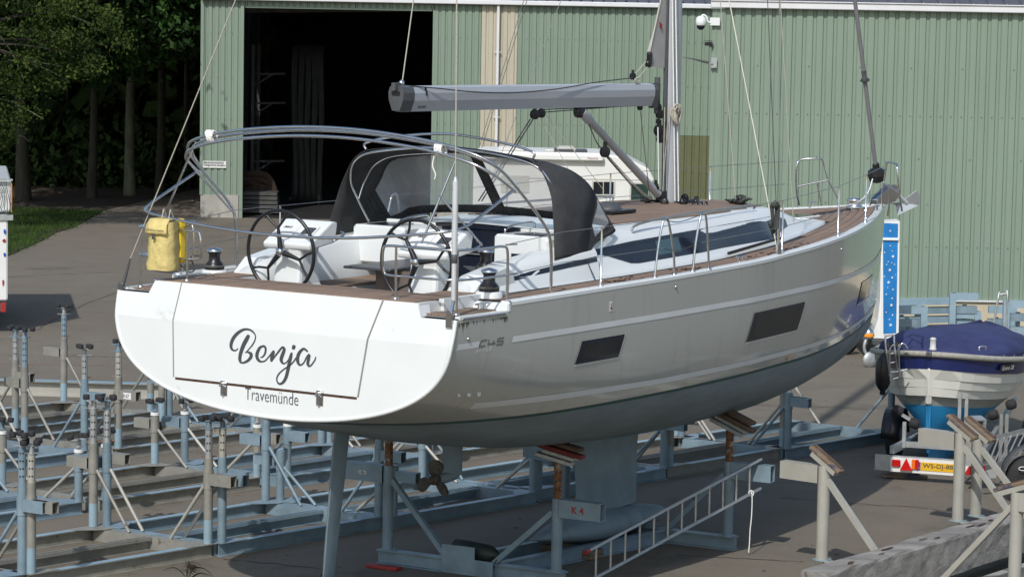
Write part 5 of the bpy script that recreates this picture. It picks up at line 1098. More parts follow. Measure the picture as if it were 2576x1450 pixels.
# long separate beam across the back
p0, p1 = G(-20, 990, .0), G(440, 1003, .0); t = thing('long_steel_beam', (0, 0, 0), 'long steel I beam lying across behind the cradles at the left', 'beam')
b = MB(); b.ibeam(p0+Vector((0, 0, .12)), p1+Vector((0, 0, .12)), .24, .2); b.build('beam', 'beige', t); b = MB(); b.bar(p0+Vector((0, 0, .244)), p1+Vector((0, 0, .244)), .21, .006); b.build('painted_flange', 'blue2', t)

# ------------------------------------------------------------------ heavy supports that carry the yacht
def support(label, o, U, V, col, posts, group=None, h=.165, pad='darkwood', r=.062):
    t = thing('boat_support', o, label, 'boat support', group=group); u, v = U.normalized(), V.normalized(); up = Vector((0, 0, 1)); P = lambda a, c, z=0.: u*a+v*c+up*z; L, Wd = U.length, V.length
    for a in (0, L): b = MB(); b.ibeam(P(a, -.12 if col != 'beige' else .02, h/2), P(a, Wd+.12, h/2), h, .13); b.build('cross_beam', col, t)
    for c_ in ((Wd*.36, Wd*.62) if col != 'beige' else (Wd*.76,)): b = MB(); b.ibeam(P(.04, c_, h/2), P(L-.04, c_, h/2), h, .1); b.build('long_beam', 'blue' if col != 'beige' else 'beige', t)
    for i, (a, c_, sc, Ho, pt_, tilt) in enumerate(posts):
        f = P(a, c_, h); b = MB(); b.tube([f, f+up*Ho], r, 16); post = b.build('post', col, t)
        b = MB(); b.lathe(f, [(r+.05, 0), (r+.05, .010)], n=4); b.build('foot_plate', 'blue2', post)
        s0 = f+up*(Ho-.10)+v*sc*.05; s1 = s0+v*sc*.52; w, hh = .13, .20; a1, b1, d1 = frame(s1-s0)
        ro = [[q+a1*x*w/2+b1*y*hh/2 for x, y in ((-1, -1), (1, -1), (1, 1), (-1, 1))] for q in (s0, s1)]; ri = [[q+a1*x*(w/2-.01)+b1*y*(hh/2-.01) for x, y in ((-1, -1), (1, -1), (1, 1), (-1, 1))] for q in (s1, s0+(s1-s0)*.2)]
        b = MB(); b.grid([ro[0], ro[1], ri[0], ri[1]], False, True); b.add(ri[1], [(0, 1, 2, 3)]); b.build('stub_tube', col, post)
        b = MB(); b.bar(f+up*(Ho-.16)-v*sc*.05, P(a, c_-sc*Wd*.36, h), .06, .06); b.build('brace', col, t)
        if pt_ > 0:
            b = MB(); b.tube([f+up*(Ho-.01), f+up*pt_], r*.78, 14); b.build('inner_tube', 'rust', post)
            b = MB()
            for k in range(6):
                for aa in (-2.0, -1.1): z = f+up*(pt_-.12-.1*k); (b.lathe(z+Vector((math.cos(aa)*r*.77, math.sin(aa)*r*.77, 0)), [(.011, -.001), (.011, .003)], (math.cos(aa), math.sin(aa), 0), 8) if z.z > f.z+Ho+.03 else None)
            if b.v: tag(b.build('pin_hole', 'black', post), kind='stuff')
            top = f+up*pt_
            dv = (v*math.cos(tilt)*sc+up*math.sin(tilt)).normalized(); nn_ = (up-dv*dv.dot(up)).normalized()
            for k, (off, ln, mm, ww) in enumerate(((.02, .46, 'galv', .10), (.07, .40, 'galv', .16), (.13, .60, 'redpad' if (i == 0 and pad == 'darkwood') else pad, .12), (.185, .40, pad, .16))):
                b = MB(); cc = top+nn_*off+u*(.03 if k % 2 else -.03)+dv*(.02*k-.03); b.bar(cc-dv*ln/2, cc+dv*ln/2, ww, .045, ch=.006); b.build('pad_block', mm, post)
        elif pt_ == -1:
            top = f+up*Ho; dv = (v*math.cos(tilt)+up*math.sin(tilt)).normalized(); nn_ = (up-dv*dv.dot(up)).normalized()
            b = MB(); b.bar(top-dv*.20+nn_*.03, top+dv*.18+nn_*.03, .11, .055); b.build('pad_channel', col, post)
            b = MB(); b.bar(top-dv*.26+nn_*.08, top+dv*.22+nn_*.08, .12, .042, ch=.008); b.build('wooden_pad', 'wood', post)
            b = MB(); b.bar(top-dv*.24+nn_*.108+u*.03, top+dv*.20+nn_*.108+u*.03, .05, .016); b.build('pad_strip', pad, post)
    return t
So, SU, SV = Vector((.55, 31.86, 0)), Vector((2.08, 2.36, 0)), Vector((-1.93, 1.09, 0))
sup = support('heavy blue support marked K4 under the keel of the yacht', So, SU, SV, 'blue', [(0, 0, -1, .82, 1.24, -.18), (0, SV.length, 1, .98, 1.55, -.1), (SU.length, 0, -1, .90, 1.28, -.38), (SU.length, SV.length, 1, .9, 1.6, -.1)])
vv = SV.normalized(); nf = Vector((vv.y, -vv.x, 0)); nf = nf if nf.y < 0 else -nf
c0 = vv*(SV.length*.50)+nf*.075
b = MB(); b.prism([c0+vv*.33+Vector((0, 0, .01)), c0-vv*.34+Vector((0, 0, .01)), c0-vv*.34+Vector((0, 0, .19)), c0-vv*.10+Vector((0, 0, .19)), c0-vv*.10+Vector((0, 0, .33)), c0+vv*.33+Vector((0, 0, .33))], nf*.012); b.build('front_plate', 'blue', sup)
q = -vv*.30+nf*.067+Vector((0, 0, .165+.72)); text('mark_lettering', 'K 4', 'red', q+vv*.085+Vector((0, 0, -.04)), -vv, (0, 0, 1), w=.15, h=.08, parent=sup, bold=.02)
q = vv*(SV.length+.34)+nf*.067+Vector((0, 0, .165+.88))
b = MB()
for k in (0, 1): b.lathe(q-vv*.055*k, [(.025, 0), (.025, .002)], nf, 14)
b.build('round_mark', 'white2', sup)
text('mark_lettering', '88', 'ink', q+vv*.015+nf*.003+Vector((0, 0, -.014)), -vv, (0, 0, 1), w=.08, h=.028, parent=sup)
# keel blocks
t = thing('keel_block', YW((6.2, 0, -ZW)), 'wooden blocks stacked under the yacht keel', 'wood block', rz=RZ)
for k, (x, z) in enumerate(((-.6, .03), (.6, .03), (-.6, .085), (.6, .085))): b = MB(); b.box((x, 0, z), (.28, .7, .05), ch=.006); b.build('block', 'wood', t)
# red board under the left end of the beam
p = G(965, 1424, .02); b = MB(); b.box((0, 0, 0), (.42, .14, .035), ch=.008); o = b.build('red_board', 'red'); o.location = (p.x, p.y, .018); o.rotation_euler[2] = -.5; tag(o, 'flat red board on the asphalt under the left end of the heavy blue support', 'board')
# dark cylindrical fender lying on the beam
t = thing('cylinder_fender', So+vv*(SV.length*.50)-nf*.10+Vector((0, 0, .17)), 'dark green cylindrical fender lying on the blue support beam, its cord hanging down', 'fender')
d_ = -vv; b = MB(); b.lathe(d_*-.30+Vector((0, 0, .11)), [(.02, 0), (.07, .01), (.105, .05), (.108, .2), (.108, .42), (.10, .52), (.06, .58), (.03, .62), (.02, .66)], d_+Vector((0, 0, -.08)), 18); b.build('fender_body', 'cyl', t)
b = MB(); e_ = d_*.36+Vector((0, 0, .07)); b.tube(smooth_line([e_, e_+nf*.12+Vector((0, 0, -.02)), e_+nf*.16+d_*-.03+Vector((0, 0, -.12)), e_+nf*.17+d_*-.06+Vector((0, 0, -.24)), e_+nf*.22+d_*-.12+Vector((0, 0, -.235))], 4), .007, 5); b.build('cord', 'black', t)

# ladder leaning on its edge between the supports
l0, l1 = G(1478, 1462, .06), Vector(WY(1903, 1232, 33.95)); up_ = Vector((0, .02, .345)); ld = l1-l0
t = thing('aluminium_ladder', l0, 'long aluminium ladder lying on edge between the supports, red end caps', 'ladder')
for k, o in enumerate((Vector((0, 0, 0)), up_)):
    b = MB(); b.bar(o, o+ld*1.02, .028, .065, up=(0, -1, .1)); rl = b.build('rail', 'alu', t)
    b = MB(); b.bar(o-ld.normalized()*.05, o+ld.normalized()*.01, .034, .07, up=(0, -1, .1)); b.build('end_cap', 'red', rl)
for k in range(12): q = ld*((k+.55)/12.1); b = MB(); b.tube([q, q+up_], .014, 8); b.build('rung', 'alu', t)
q = l0+ld*.965; t = thing('white_rope', q, 'thin white rope tied to the right end of the ladder, hanging straight down', 'rope')
b = MB(); b.tube([Vector((.03*math.cos(a), -.03, .035*math.sin(a)+.005)) for a in [k*.7 for k in range(9)]], .007, 5, closed=True); b.tube(smooth_line([(.0, -.035, .03), (.012, -.04, -.03), (.012, -.04, -.25), (-.002, -.04, -.45), (-.005, -.04, -.6), (-.012, -.04, -.70)], 4), .007, 6); b.build('cord', 'ropew', t)

# pale supports at the lower right, and the old timber
To, TU, TV = G(2067, 1410, .15), Vector((1.97, 2.71, 0)), Vector((1.93, -1.62, 0)); To.z = 0
tb_ = support('pale grey support at the lower right whose post carries a tilted paint-stained board', To, TU, TV, 'beige', [(0, 0, -1, 1.09, -1, -.55), (TU.length, 0, -1, 1.10, -1, -.55), (0, TV.length, 1, 1.1, -1, .35), (TU.length, TV.length, 1, 1.1, -1, .35)], r=.072)
T2 = Vector((5.86, 35.90, 0)); support('second pale grey support just behind the first one at the right', T2, TU, TV, 'beige', [(0, 0, -1, 1.02, -1, -.55), (0, TV.length, 1, 1.0, -1, .35)], r=.072)
tn = TV.normalized(); tu = TU.normalized(); tm = To+tn*1.24-tu*2.5; t = thing('old_timber_beam', (tm.x, tm.y, .17), 'thick weathered grey timber beam with rusty bolt holes resting on the pale supports', 'timber')
b = MB(); rr = random.Random(12); P = []; LT = 6.6; wt, ht = .34, .43
for i in range(27):
    a = LT*i/26; row = []
    for (x, z) in ((0, 0), (.33, -.0), (.66, 0), (1, .0), (1, .33), (1, .66), (1, .94), (.94, 1), (.66, 1), (.33, 1), (.06, 1), (0, .94), (0, .66), (0, .33)):
        row.append(tu*(a+(rr.uniform(-.02, .02) if i in (0, 26) else 0))+tn*(x*wt+rr.gauss(0, .0055))+Vector((0, 0, z*ht+rr.gauss(0, .0055))))
    P.append(row)
b.grid(P, False, True); b.add(P[0], [tuple(range(13, -1, -1))]); b.add(P[-1], [tuple(range(14))]); b.build('timber', 'oldwood', t)
for i in range(12):
    a = .4+i*.48+rr.uniform(-.3, .3); c_ = rr.uniform(.06, .28); L_, w_ = rr.uniform(.03, .16), rr.uniform(.008, .03); b = MB(); pts = [tu*(a+L_*math.cos(k*PI/6)*rr.uniform(.7, 1.1))+tn*(c_+w_*math.sin(k*PI/6)*rr.uniform(.7, 1.2))+Vector((0, 0, ht+.011)) for k in range(12)]; b.prism(pts, (0, 0, .003)); b.build('bolt_hole', 'bolt', t)
b = MB()
for k in range(4): o = -tu*.025; pts = [o+tn*(.06+.05*k)+Vector((0, 0, .42-.1*k)), o+tn*(.10+.05*k)+Vector((0, 0, .33-.08*k)), o+tn*(.16+.03*k)+Vector((0, 0, .2-.04*k))]; b.tube(pts, [.004, .006, .003], 5)
b.build('end_crack', 'bolt', t)

# ------------------------------------------------------------------ weeds
def blades(name, o, n, h, m, label, seed, spread=.12):
    rr = random.Random(seed); b = MB()
    for i in range(n):
        a = rr.uniform(0, 2*PI); s = rr.uniform(.3, 1)*spread; hh = h*rr.uniform(.5, 1); x, y = math.cos(a)*s*.2, math.sin(a)*s*.2; w = .008
        L = [(x, y, 0), (x+math.cos(a)*s*.4, y+math.sin(a)*s*.4, hh*.6), (x+math.cos(a)*s*1.2, y+math.sin(a)*s*1.2, hh)]
        P = [[(p[0]-math.sin(a)*w*k, p[1]+math.cos(a)*w*k, p[2]) for k in (-1, 1)] for p in smooth_line(L, 4)[:-1]]+[[L[-1], L[-1]]]; b.grid(P)
    ob = b.build(name, m); ob.location = o; return tag(ob, label, 'plant')
p = G(470, 1476, 0); t = thing('reed', (p.x, p.y, 0), 'reed with brown feathery plume at the bottom left edge', 'plant')
b = MB()
for pts in ([(0, 0, 0), (-.02, 0, .10), (-.10, -.02, .17), (-.20, -.02, .15)], [(0, 0, .02), (.05, 0, .16), (.16, -.02, .16), (.26, 0, .05)], [(0, 0, 0), (-.06, 0, .08), (-.14, 0, .06)], [(0, 0, .05), (.1, .02, .12), (.2, .02, .1)]):
    L = smooth_line(pts, 4); b.grid([[(q.x, q.y-.012*(1-i/len(L)), q.z+.012*(1-i/len(L))), (q.x, q.y+.012*(1-i/len(L)), q.z-.012*(1-i/len(L)))] for i, q in enumerate(L)])
b.tube([(0, 0, 0), (0, 0, .15), (.02, 0, .22)], .006, 5); b.v = [(x*1.3, y, z*1.3) for x, y, z in b.v]; b.build('reed_leaf', 'leafy', t)
b = MB(); rr = random.Random(9)
for i in range(150): q = Vector((.03+rr.gauss(0, .035), rr.gauss(0, .02), .23+rr.gauss(0, .03))); e = q+Vector((rr.uniform(0, .08), rr.gauss(0, .02), rr.uniform(-.03, .01))); b.tube([q, e], .0018, 3, False)
b.build('plume', 'net', t)
p = G(820, 1476, 0); blades('grass_tuft', (p.x, p.y, 0), 26, .16, 'leafg', 'tuft of green grass at the bottom edge beside the rudder', 5)
p = G(2412, 1470, .3); blades('weed_tuft', (p.x, p.y, .155), 14, .07, 'leafg', 'small green weed at the bottom edge in front of the timber', 6, .08)
# litter on the yard
b = MB(); rr = random.Random(77)
for i in range(260):
    px, py = rr.uniform(0, 2576), rr.uniform(560, 1450); q = G(px, py); a = rr.uniform(0, 3); s = rr.uniform(.01, .035); b.box((q.x, q.y, .006), (s*2, s, .008), (Vector((math.cos(a), math.sin(a), 0)), Vector((-math.sin(a), math.cos(a), 0)), Vector((0, 0, 1))))
tag(b.build('yard_litter', 'wood'), 'scattered dry leaves and crumbs on the asphalt', kind='stuff')

# ================================================================== SMALL BOAT ON ITS TRAILER
SBH = math.radians(19)                                # heading to the right of straight away
pb0 = WY(2338, 890, 40.35)
t = thing('small_boat', (pb0.x, 40.35, 0), 'small white clinker boat with navy cover and bright blue bottom on a trailer', 'boat', rz=PI/2-SBH)
ZR = pb0.z
def sb_half(x, L=4.5):
    return max(.015, 1.12*min(1, max(0, x/1.5))**.5*max(.01, 1-max(0, (x-1.9)/2.6)**2.6))
lev = [(1.0, 0), (.985, .10), (.96, .215), (.93, .216), (.915, .35), (.88, .355), (.85, .47), (.81, .475), (.765, .59), (.72, .595), (.62, .72), (.46, .88), (.28, 1.04), (.12, 1.22), (.05, 1.50)]
X = [0, .04, .12, .25, .45, .7, 1.0, 1.4, 1.9, 2.4, 2.9, 3.4, 3.8, 4.15, 4.35, 4.5]
def sbz(x): return ZR-.19*(1-(x/2.25-1)**2)
def sring(x, s_):
    o = []
    for k, (f, d) in enumerate(lev):
        rk = min(1., x/.55+.10); dd = d*(1.0 if x > .5 else 1); fr = f if d < .23 else f*(rk if k > 8 else min(1, x/.25+.25)) if x < .5 else f
        xo = x+(.10*max(0, d-.6) if x < .3 else 0)
        o.append((xo, s_*max(.012, sb_half(x)*fr), sbz(x)-dd))
    return o
for nm, mm, k0, k1 in (('navy_sheer_strake', 'navyh', 0, 2), ('clinker_hull', 'cream', 2, 10), ('blue_bottom', 'azure', 9, 14)):
    b = MB()
    for s_ in (-1, 1):
        gr = [sring(x, s_)[k0:k1+1] for x in X]
        if nm == 'blue_bottom':
            gr = [[(x, y*1.0, z) for x, y, z in r_] for r_ in gr]
        b.grid(gr if s_ < 0 else [r_[::-1] for r_ in gr], nm != 'clinker_hull')
    b.build(nm, mm, t)
zb = ZR-1.30
b = MB(); b.box((.035, 0, ZR-.11), (.07, .10, .2), ch=.02); b.build('stern_cheek', 'navyh', t)
b = MB(); b.grid([[(x, y*sb_half(x)*.98, sbz(x)+.008) for y in (-1, 0, 1)] for x in X]); b.build('side_deck', 'cream', t)
b = MB(); b.box((.26, 0, ZR-1.02), (.40, .07, .62), ch=.01); b.build('deadwood', 'azure', t)
b = MB(); b.bar((.03, 0, ZR-.20), (.06, 0, ZR-.72), .085, .07, up=(1, 0, 0), ch=.02); b.build('sternpost', 'cream', t)
b = MB(); b.prism([(.40, -.04, ZR-.95), (4.1, -.04, ZR-.95), (3.6, -.04, zb-.15), (1.2, -.04, zb-.2), (.45, -.04, zb-.17)], (0, .06, 0)); b.build('long_keel', 'azure', t)
b = MB(); b.prism([(.10, -.02, ZR-.98), (.34, -.02, ZR-.98), (.34, -.02, zb-.12), (.12, -.02, zb-.12), (.06, -.02, ZR-1.1)], (0, .04, 0)); b.build('rudder', 'azure', t, bevel=.008)
b = MB()
for a in (90, 210, 330): a = math.radians(a); b.prism([(.38, 0, zb+.1), (.40, math.cos(a)*.1-math.sin(a)*.04, zb+.1+math.sin(a)*.1+math.cos(a)*.04), (.36, math.cos(a)*.14, zb+.1+math.sin(a)*.14), (.36, math.cos(a)*.1+math.sin(a)*.04, zb+.1+math.sin(a)*.1-math.cos(a)*.04)], (.015, 0, 0))
b.build('propeller', 'azure', t)
b = MB()
for s_ in (-1, 1): b.tube([(x-.01 if x < .1 else x, s_*(sb_half(x)+.02), sbz(x)+.0) for x in X], .042, 8)
b.build('rope_rubrail', 'rubrail', t)
b = MB(); b.box((-.035, 0, ZR+.0), (.06, .07, .07), ch=.01); b.build('rail_clasp', 'steel', t)
CV = []
for x in [.7, .8, .95, 1.15, 1.45, 1.9, 2.5, 3.0, 3.5, 4.0, 4.4]:
    w = sb_half(x)*.93*min(1, .72+.5*(x-.7)); hgt = float(ip(x, [.7, .8, 1.1, 1.6, 2.4, 3.2, 4.0, 4.4], [.0, .08, .22, .30, .32, .21, .06, .02])); row = []
    for k in range(13):
        th = PI*k/12; yy = w*math.cos(th); wob = .012*math.sin(x*5+k*1.3)+.012*math.sin(k*2.1-x*3); row.append((x, yy, sbz(x)+.03+hgt*math.sin(th)**.75+wob*(1 if 0 < k < 12 else 0)))
    CV.append(row)
b = MB(); b.grid(CV); b.add(CV[0], [tuple(range(12, -1, -1))], True); b.build('navy_cover', 'navy', t, solid=.008)
b = MB(); rr = random.Random(1)
for k in range(9): x = 1.0+.25*k; b.lathe((x, -(sb_half(x)*.965), sbz(x)+.055), [(.010, 0), (.008, .008)], (0, -1, .2), 8)
b.build('cover_stud', 'steel', t)
b = MB(); b.lathe((.14, -.02, ZR+.05), [(.05, 0), (.05, .02), (.042, .03), (.042, .14), (.05, .15), (.03, .17)], n=12); b.build('stern_light', 'inkw', t)
b = MB(); b.tube(smooth_line([(.45, -.62, ZR+.04), (.46, -.62, ZR+.09), (.52, -.70, ZR+.09), (.54, -.70, ZR+.04)], 3), .012, 6); b.build('bollard', 'steel', t)
b = MB(); b.lathe((.28, .48, ZR+.04), [(.02, 0), (.028, .03), (.01, .05)], n=10); b.build('fairlead', 'steel', t)
# name plate
xq = 1.02; pq = Vector((xq, -(sb_half(xq)+.008), sbz(xq)-.115)); xd = (Vector((xq+.3, -(sb_half(xq+.3)), 0))-Vector((xq, -sb_half(xq), 0))).normalized(); nq = Vector((xd.y, -xd.x, 0)); nq = nq if nq.y < 0 else -nq
b = MB(); b.prism([pq+xd*-.20+Vector((0, 0, -.05)), pq+xd*.20+Vector((0, 0, -.05)), pq+xd*.17+Vector((0, 0, .05)), pq+xd*-.17+Vector((0, 0, .05))], nq*.006); b.build('name_plate', 'black', t)
text('name_lettering', 'Gruno 28', 'inkw', pq+xd*-.155+nq*.012+Vector((0, 0, -.032)), xd, (0, 0, 1), w=.31, h=.06, parent=t, shear=.3, depth=.001)
# boarding ladder hooked over the port quarter
f = lambda px, py, dy=0: (t.matrix_basis.inverted() @ WY(px, py, 40.75+dy)) if False else None
bpy.context.view_layer.update(); inv = t.matrix_world.inverted()
def LB(px, py, Yw): return inv @ WY(px, py, Yw)
t2 = thing('boarding_ladder', t.location, 'folded stainless boarding ladder hooked on the left quarter of the small boat', 'ladder', rz=PI/2-SBH)
for (a, c_, r_) in (((2227, 848), (2238, 945), 0), ((2249, 850), (2258, 935), 0)):
    b = MB(); b.tube(smooth_line([LB(a[0], a[1]-6, 40.5), LB(a[0]+2, a[1]+30, 40.45), LB(c_[0]-2, c_[1]-20, 40.45), LB(*c_, 40.45)], 4), .013, 8); b.build('side_rail', 'steel', t2)
b = MB(); b.tube(smooth_line([LB(2227, 850, 40.5), LB(2229, 845, 40.5), LB(2247, 842, 40.5), LB(2250, 850, 40.5)], 4), .013, 8); b.build('top_hoop', 'steel', t2)
for (a, c_) in (((2238, 890), (2249, 887)), ((2240, 912), (2251, 910)), ((2240, 935), (2262, 934)), ((2246, 953), (2262, 948)), ((2264, 932), (2282, 928))): b = MB(); b.tube([LB(*a, 40.42), LB(*c_, 40.42)], .012, 7); b.build('rung', 'steel', t2)
for pts in (((2240, 958), (2238, 915), (2239, 880), (2243, 870), (2250, 866)), ((2262, 948), (2262, 905), (2260, 880), (2266, 866), (2274, 864), (2280, 872), (2282, 876))):
    b = MB(); b.tube(smooth_line([LB(*q, 40.4) for q in pts], 4), .013, 8); b.build('hook_rail', 'steel', t2)
for px in (2233, 2255): b = MB(); b.tube([LB(px, 858, 40.4), LB(px+1, 872, 40.4)], .02, 8); b.build('wooden_grip', 'wood', t2)
t3 = thing('black_fender', WY(2220, 985, 40.9), 'long black fender hanging from the left quarter of the small boat', 'fender')
b = MB(); b.lathe((0, 0, -.04), [(.04, 0), (.04, .06), (.07, .09), (.105, .16), (.112, .3), (.11, .42), (.08, .52), (.04, .57), (.02, .60)], n=18); b.build('fender_body', 'black', t3); b = MB(); b.tube([(0, 0, .56), (.05, 0, .66)], .008, 6); b.build('lanyard', 'roped', t3)

# trailer
p_l, p_r = G(2202, 1186, .0), G(2507, 1206, .0)
TB = WY(2355, 1150, 39.35); t = thing('boat_trailer', (TB.x, TB.y, 0), 'galvanised boat trailer with white light board and yellow number plate', 'trailer', rz=PI/2-SBH)
zB = .42; inv = (Matrix.Translation(t.location) @ Matrix.Rotation(PI/2-SBH, 4, 'Z')).inverted()
def LT_(px, py, xloc=-.02):
    """trailer-local point seen at a pixel, on the plane x = xloc"""
    A = inv @ Vector((0, 0, CH)); d = sight(px, py); B_ = (inv @ (Vector(d)+Vector((0, 0, CH))))-A; k = (xloc-A.x)/B_.x; return A+B_*k
a, c_ = LT_(2202, 1160, 0), LT_(2508, 1182, 0); bz = (a.z+c_.z)/2
b = MB(); b.box((0, (a.y+c_.y)/2, bz), (.05, a.y-c_.y, .215)); b.build('rear_beam', 'galv', t)
w0, w1 = LT_(2240, 1165, -.03), LT_(2482, 1182, -.03); b = MB(); b.box((-.035, (w0.y+w1.y)/2, bz-.01), (.012, w0.y-w1.y, .20)); lb = b.build('light_board', 'white2', t)
for s0_, nm in ((LT_(2255, 1160, -.05), 'l'), (LT_(2468, 1176, -.05), 'r')):
    k = 1 if nm == 'l' else -1
    b = MB(); b.box((-.06, s0_.y, bz+.01), (.03, .12, .10), ch=.012); b.build('rear_lamp', 'lens_r', t)
    cy = s0_.y-k*.14; b = MB(); b.prism([(-.05, cy+.085, bz-.08), (-.05, cy-.085, bz-.08), (-.05, cy, bz+.09)][::-1], (-.025, 0, 0)); b.build('triangle_reflector', 'lens_r', t)
    cy = s0_.y-k*.27; b = MB(); b.box((-.06, cy+.03*k, bz+.01), (.03, .05, .14), ch=.01); b.cur = 1; b.box((-.06, cy-.02*k, bz+.01), (.03, .05, .14), ch=.01); b.build('indicator_lamp', ['lens_o', 'lens_r'], t)
pl = LT_(2307, 1183, -.05); pr2 = LT_(2404, 1190, -.05)
b = MB(); b.box((-.045, (pl.y+pl.y-.54)/2, bz-.01), (.008, .54, .115)); np_ = b.build('number_plate', 'plate', t)
b = MB(); b.box((-.0505, pl.y-.022, bz-.01), (.004, .044, .115)); b.build('plate_band', 'plateb', t); text('plate_lettering', 'NL', 'white', (-.053, pl.y-.006, bz-.045), (0, -1, 0), (0, 0, 1), w=.03, h=.018, parent=t)
text('plate_lettering', 'WS-DJ-88', 'ink', (-.050, pl.y-.075, bz-.045), (0, -1, 0), (0, 0, 1), w=.42, h=.078, parent=t, bold=.012)
for s_ in (-.62, .62): b = MB(); b.bar((.02, s_, .42), (5.6, s_*.25, .46), .06, .11); b.build('side_member', 'galv', t)
for x in (.5, 1.9, 3.4): b = MB(); b.bar((x, -.62+.07*x, .44), (x, .62-.07*x, .44), .06, .08); b.build('cross_member', 'galv', t)
for (px, y0, zt_) in ((2412, -.62, 1.25), (2429, -.70, 1.2)):
    q = LT_(px, 1100, .12); b = MB(); b.bar((.12, q.y, .30), (.12, q.y, zt_), .045, .045); b.bar((.12, q.y, zt_), (.12, q.y, zt_), .1, .1) if 0 else None; po = b.build('roller_post', 'galv', t)
for a_, c_ in (((2326, 1040), (2360, 1068)),):
    pass
q1, q2 = LT_(2260, 1030, .45), LT_(2298, 1062, .45); qm = LT_(2276, 1060, .45)
b = MB(); b.bar((.45, qm.y, .40), (.45, qm.y, qm.z), .05, .05); b.bar(LT_(2266, 1040, .45), LT_(2292, 1056, .45), .05, .04); b.build('swivel_post', 'galv', t)
for q in (LT_(2259, 1031, .45), LT_(2300, 1063, .45)): b = MB(); b.lathe(q-Vector((0, .07, .03)), [(.04, 0), (.07, .02), (.075, .1), (.06, .14)], (0, 1, .35), 14); b.build('hull_roller', 'rubber', t)
q = LT_(2540, 1040, .45)
for px, py in ((2513, 1038), (2558, 1012)): b = MB(); q = LT_(px-15, py, .45); b.lathe(q-Vector((0, .07, 0)), [(.04, 0), (.07, .02), (.075, .1), (.05, .14)], (0, 1, -.35), 14); b.build('hull_roller', 'rubber', t)
for px in (2520, 2534): b = MB(); q = LT_(px, 1040, .3); b.bar((.3, q.y, .15), (.3, q.y, q.z), .045, .045); b.build('roller_post', 'alu', t)
for s_ in (-1.02, .98):
    b = MB(); b.lathe((2.0, s_-.1, .33), [(.20, .0), (.30, .01), (.33, .04), (.33, .16), (.30, .19), (.20, .2)], (0, 1, 0), 24); wl = b.build('wheel', 'tyre', t); b = MB(); b.lathe((2.0, s_-.105, .33), [(.05, 0), (.18, .0), (.2, .02), (.2, .18), (.18, .21), (.05, .21)], (0, 1, 0), 18); b.build('rim', 'galv', wl)
    b = MB(); P = [[(2.0+.40*math.cos(a_), s_+y, .33+.40*math.sin(a_)) for y in (-.13, .13)] for a_ in [PI*k/12 for k in range(13)]]; b.grid(P); b.build('mudguard', 'black', t, solid=.01)
# cable arm of the trailer, dark
b = MB(); b.bar(LT_(2285, 1112, .8), LT_(2330, 1085, 1.4), .06, .06); b.bar(LT_(2330, 1085, 1.4), LT_(2360, 1084, 1.4), .06, .06); b.build('support_arm', 'cyl', t)
# galvanised hinge bracket with square openings, on the right
tq = thing('guide_bracket', WY(2445, 1100, 38.6), 'galvanised bracket with two open square sleeves beside the blue hull', 'bracket')
b = MB(); b.bar((-.02, 0, -.38), (-.02, 0, .25), .13, .05, up=(0, 1, 0)); b.build('back_plate', 'galv', tq)
for z in (-.12, .20):
    b = MB(); w = .09; ro = [[(x, y*w, z+.03*0+zz_*w) for y, zz_ in ((-1, -1), (1, -1), (1, 1), (-1, 1))] for x in (.02, .16)]
    ax_ = [Vector((math.cos(.9)*0+.0, 0, 0))]; s0, s1 = Vector((.04, .08, z)), Vector((.09, -.10, z-.03)); a1, b1, d1 = frame(s1-s0)
    ro = [[q+a1*x*.085+b1*y*.095 for x, y in ((-1, -1), (1, -1), (1, 1), (-1, 1))] for q in (s0, s1)]; ri = [[q+a1*x*.045+b1*y*.075 for x, y in ((-1, -1), (1, -1), (1, 1), (-1, 1))] for q in (s1, s0+(s1-s0)*.2)]
    b.grid([ro[0], ro[1], ri[0], ri[1]], False, True); b.add(ri[1], [(0, 1, 2, 3)]); b.add(ro[0], [(3, 2, 1, 0)]); b.build('square_sleeve', 'galv', tq)
# folded ladder on the trailer
tl_ = thing('trailer_ladder', WY(2500, 1160, 38.3), 'aluminium ladder with red end caps propped on the boat trailer at the right edge', 'ladder')
o_ = tl_.location; R1 = (WY(2498, 1138, 38.2)-o_, WY(2600, 1092, 38.6)-o_); R2 = (WY(2482, 1178, 38.0)-o_, WY(2600, 1150, 38.4)-o_)
r1 = (WY(2504, 1101, 38.6)-o_, WY(2610, 1075, 39.0)-o_); r2 = (WY(2476, 1176, 38.2)-o_, WY(2570, 1150, 38.6)-o_)
for a_, c_ in (r1, r2):
    b = MB(); b.bar(a_, c_, .03, .07); rl = b.build('rail', 'alu', tl_); b = MB(); b.bar(a_-(c_-a_).normalized()*.07, a_+(c_-a_).normalized()*.0, .036, .075); b.build('end_cap', 'red', rl)
for k in range(6): u_ = .08+k*.16; b = MB(); b.tube([r1[0].lerp(r1[1], u_), r2[0].lerp(r2[1], u_)], .013, 7); b.build('rung', 'alu', tl_)
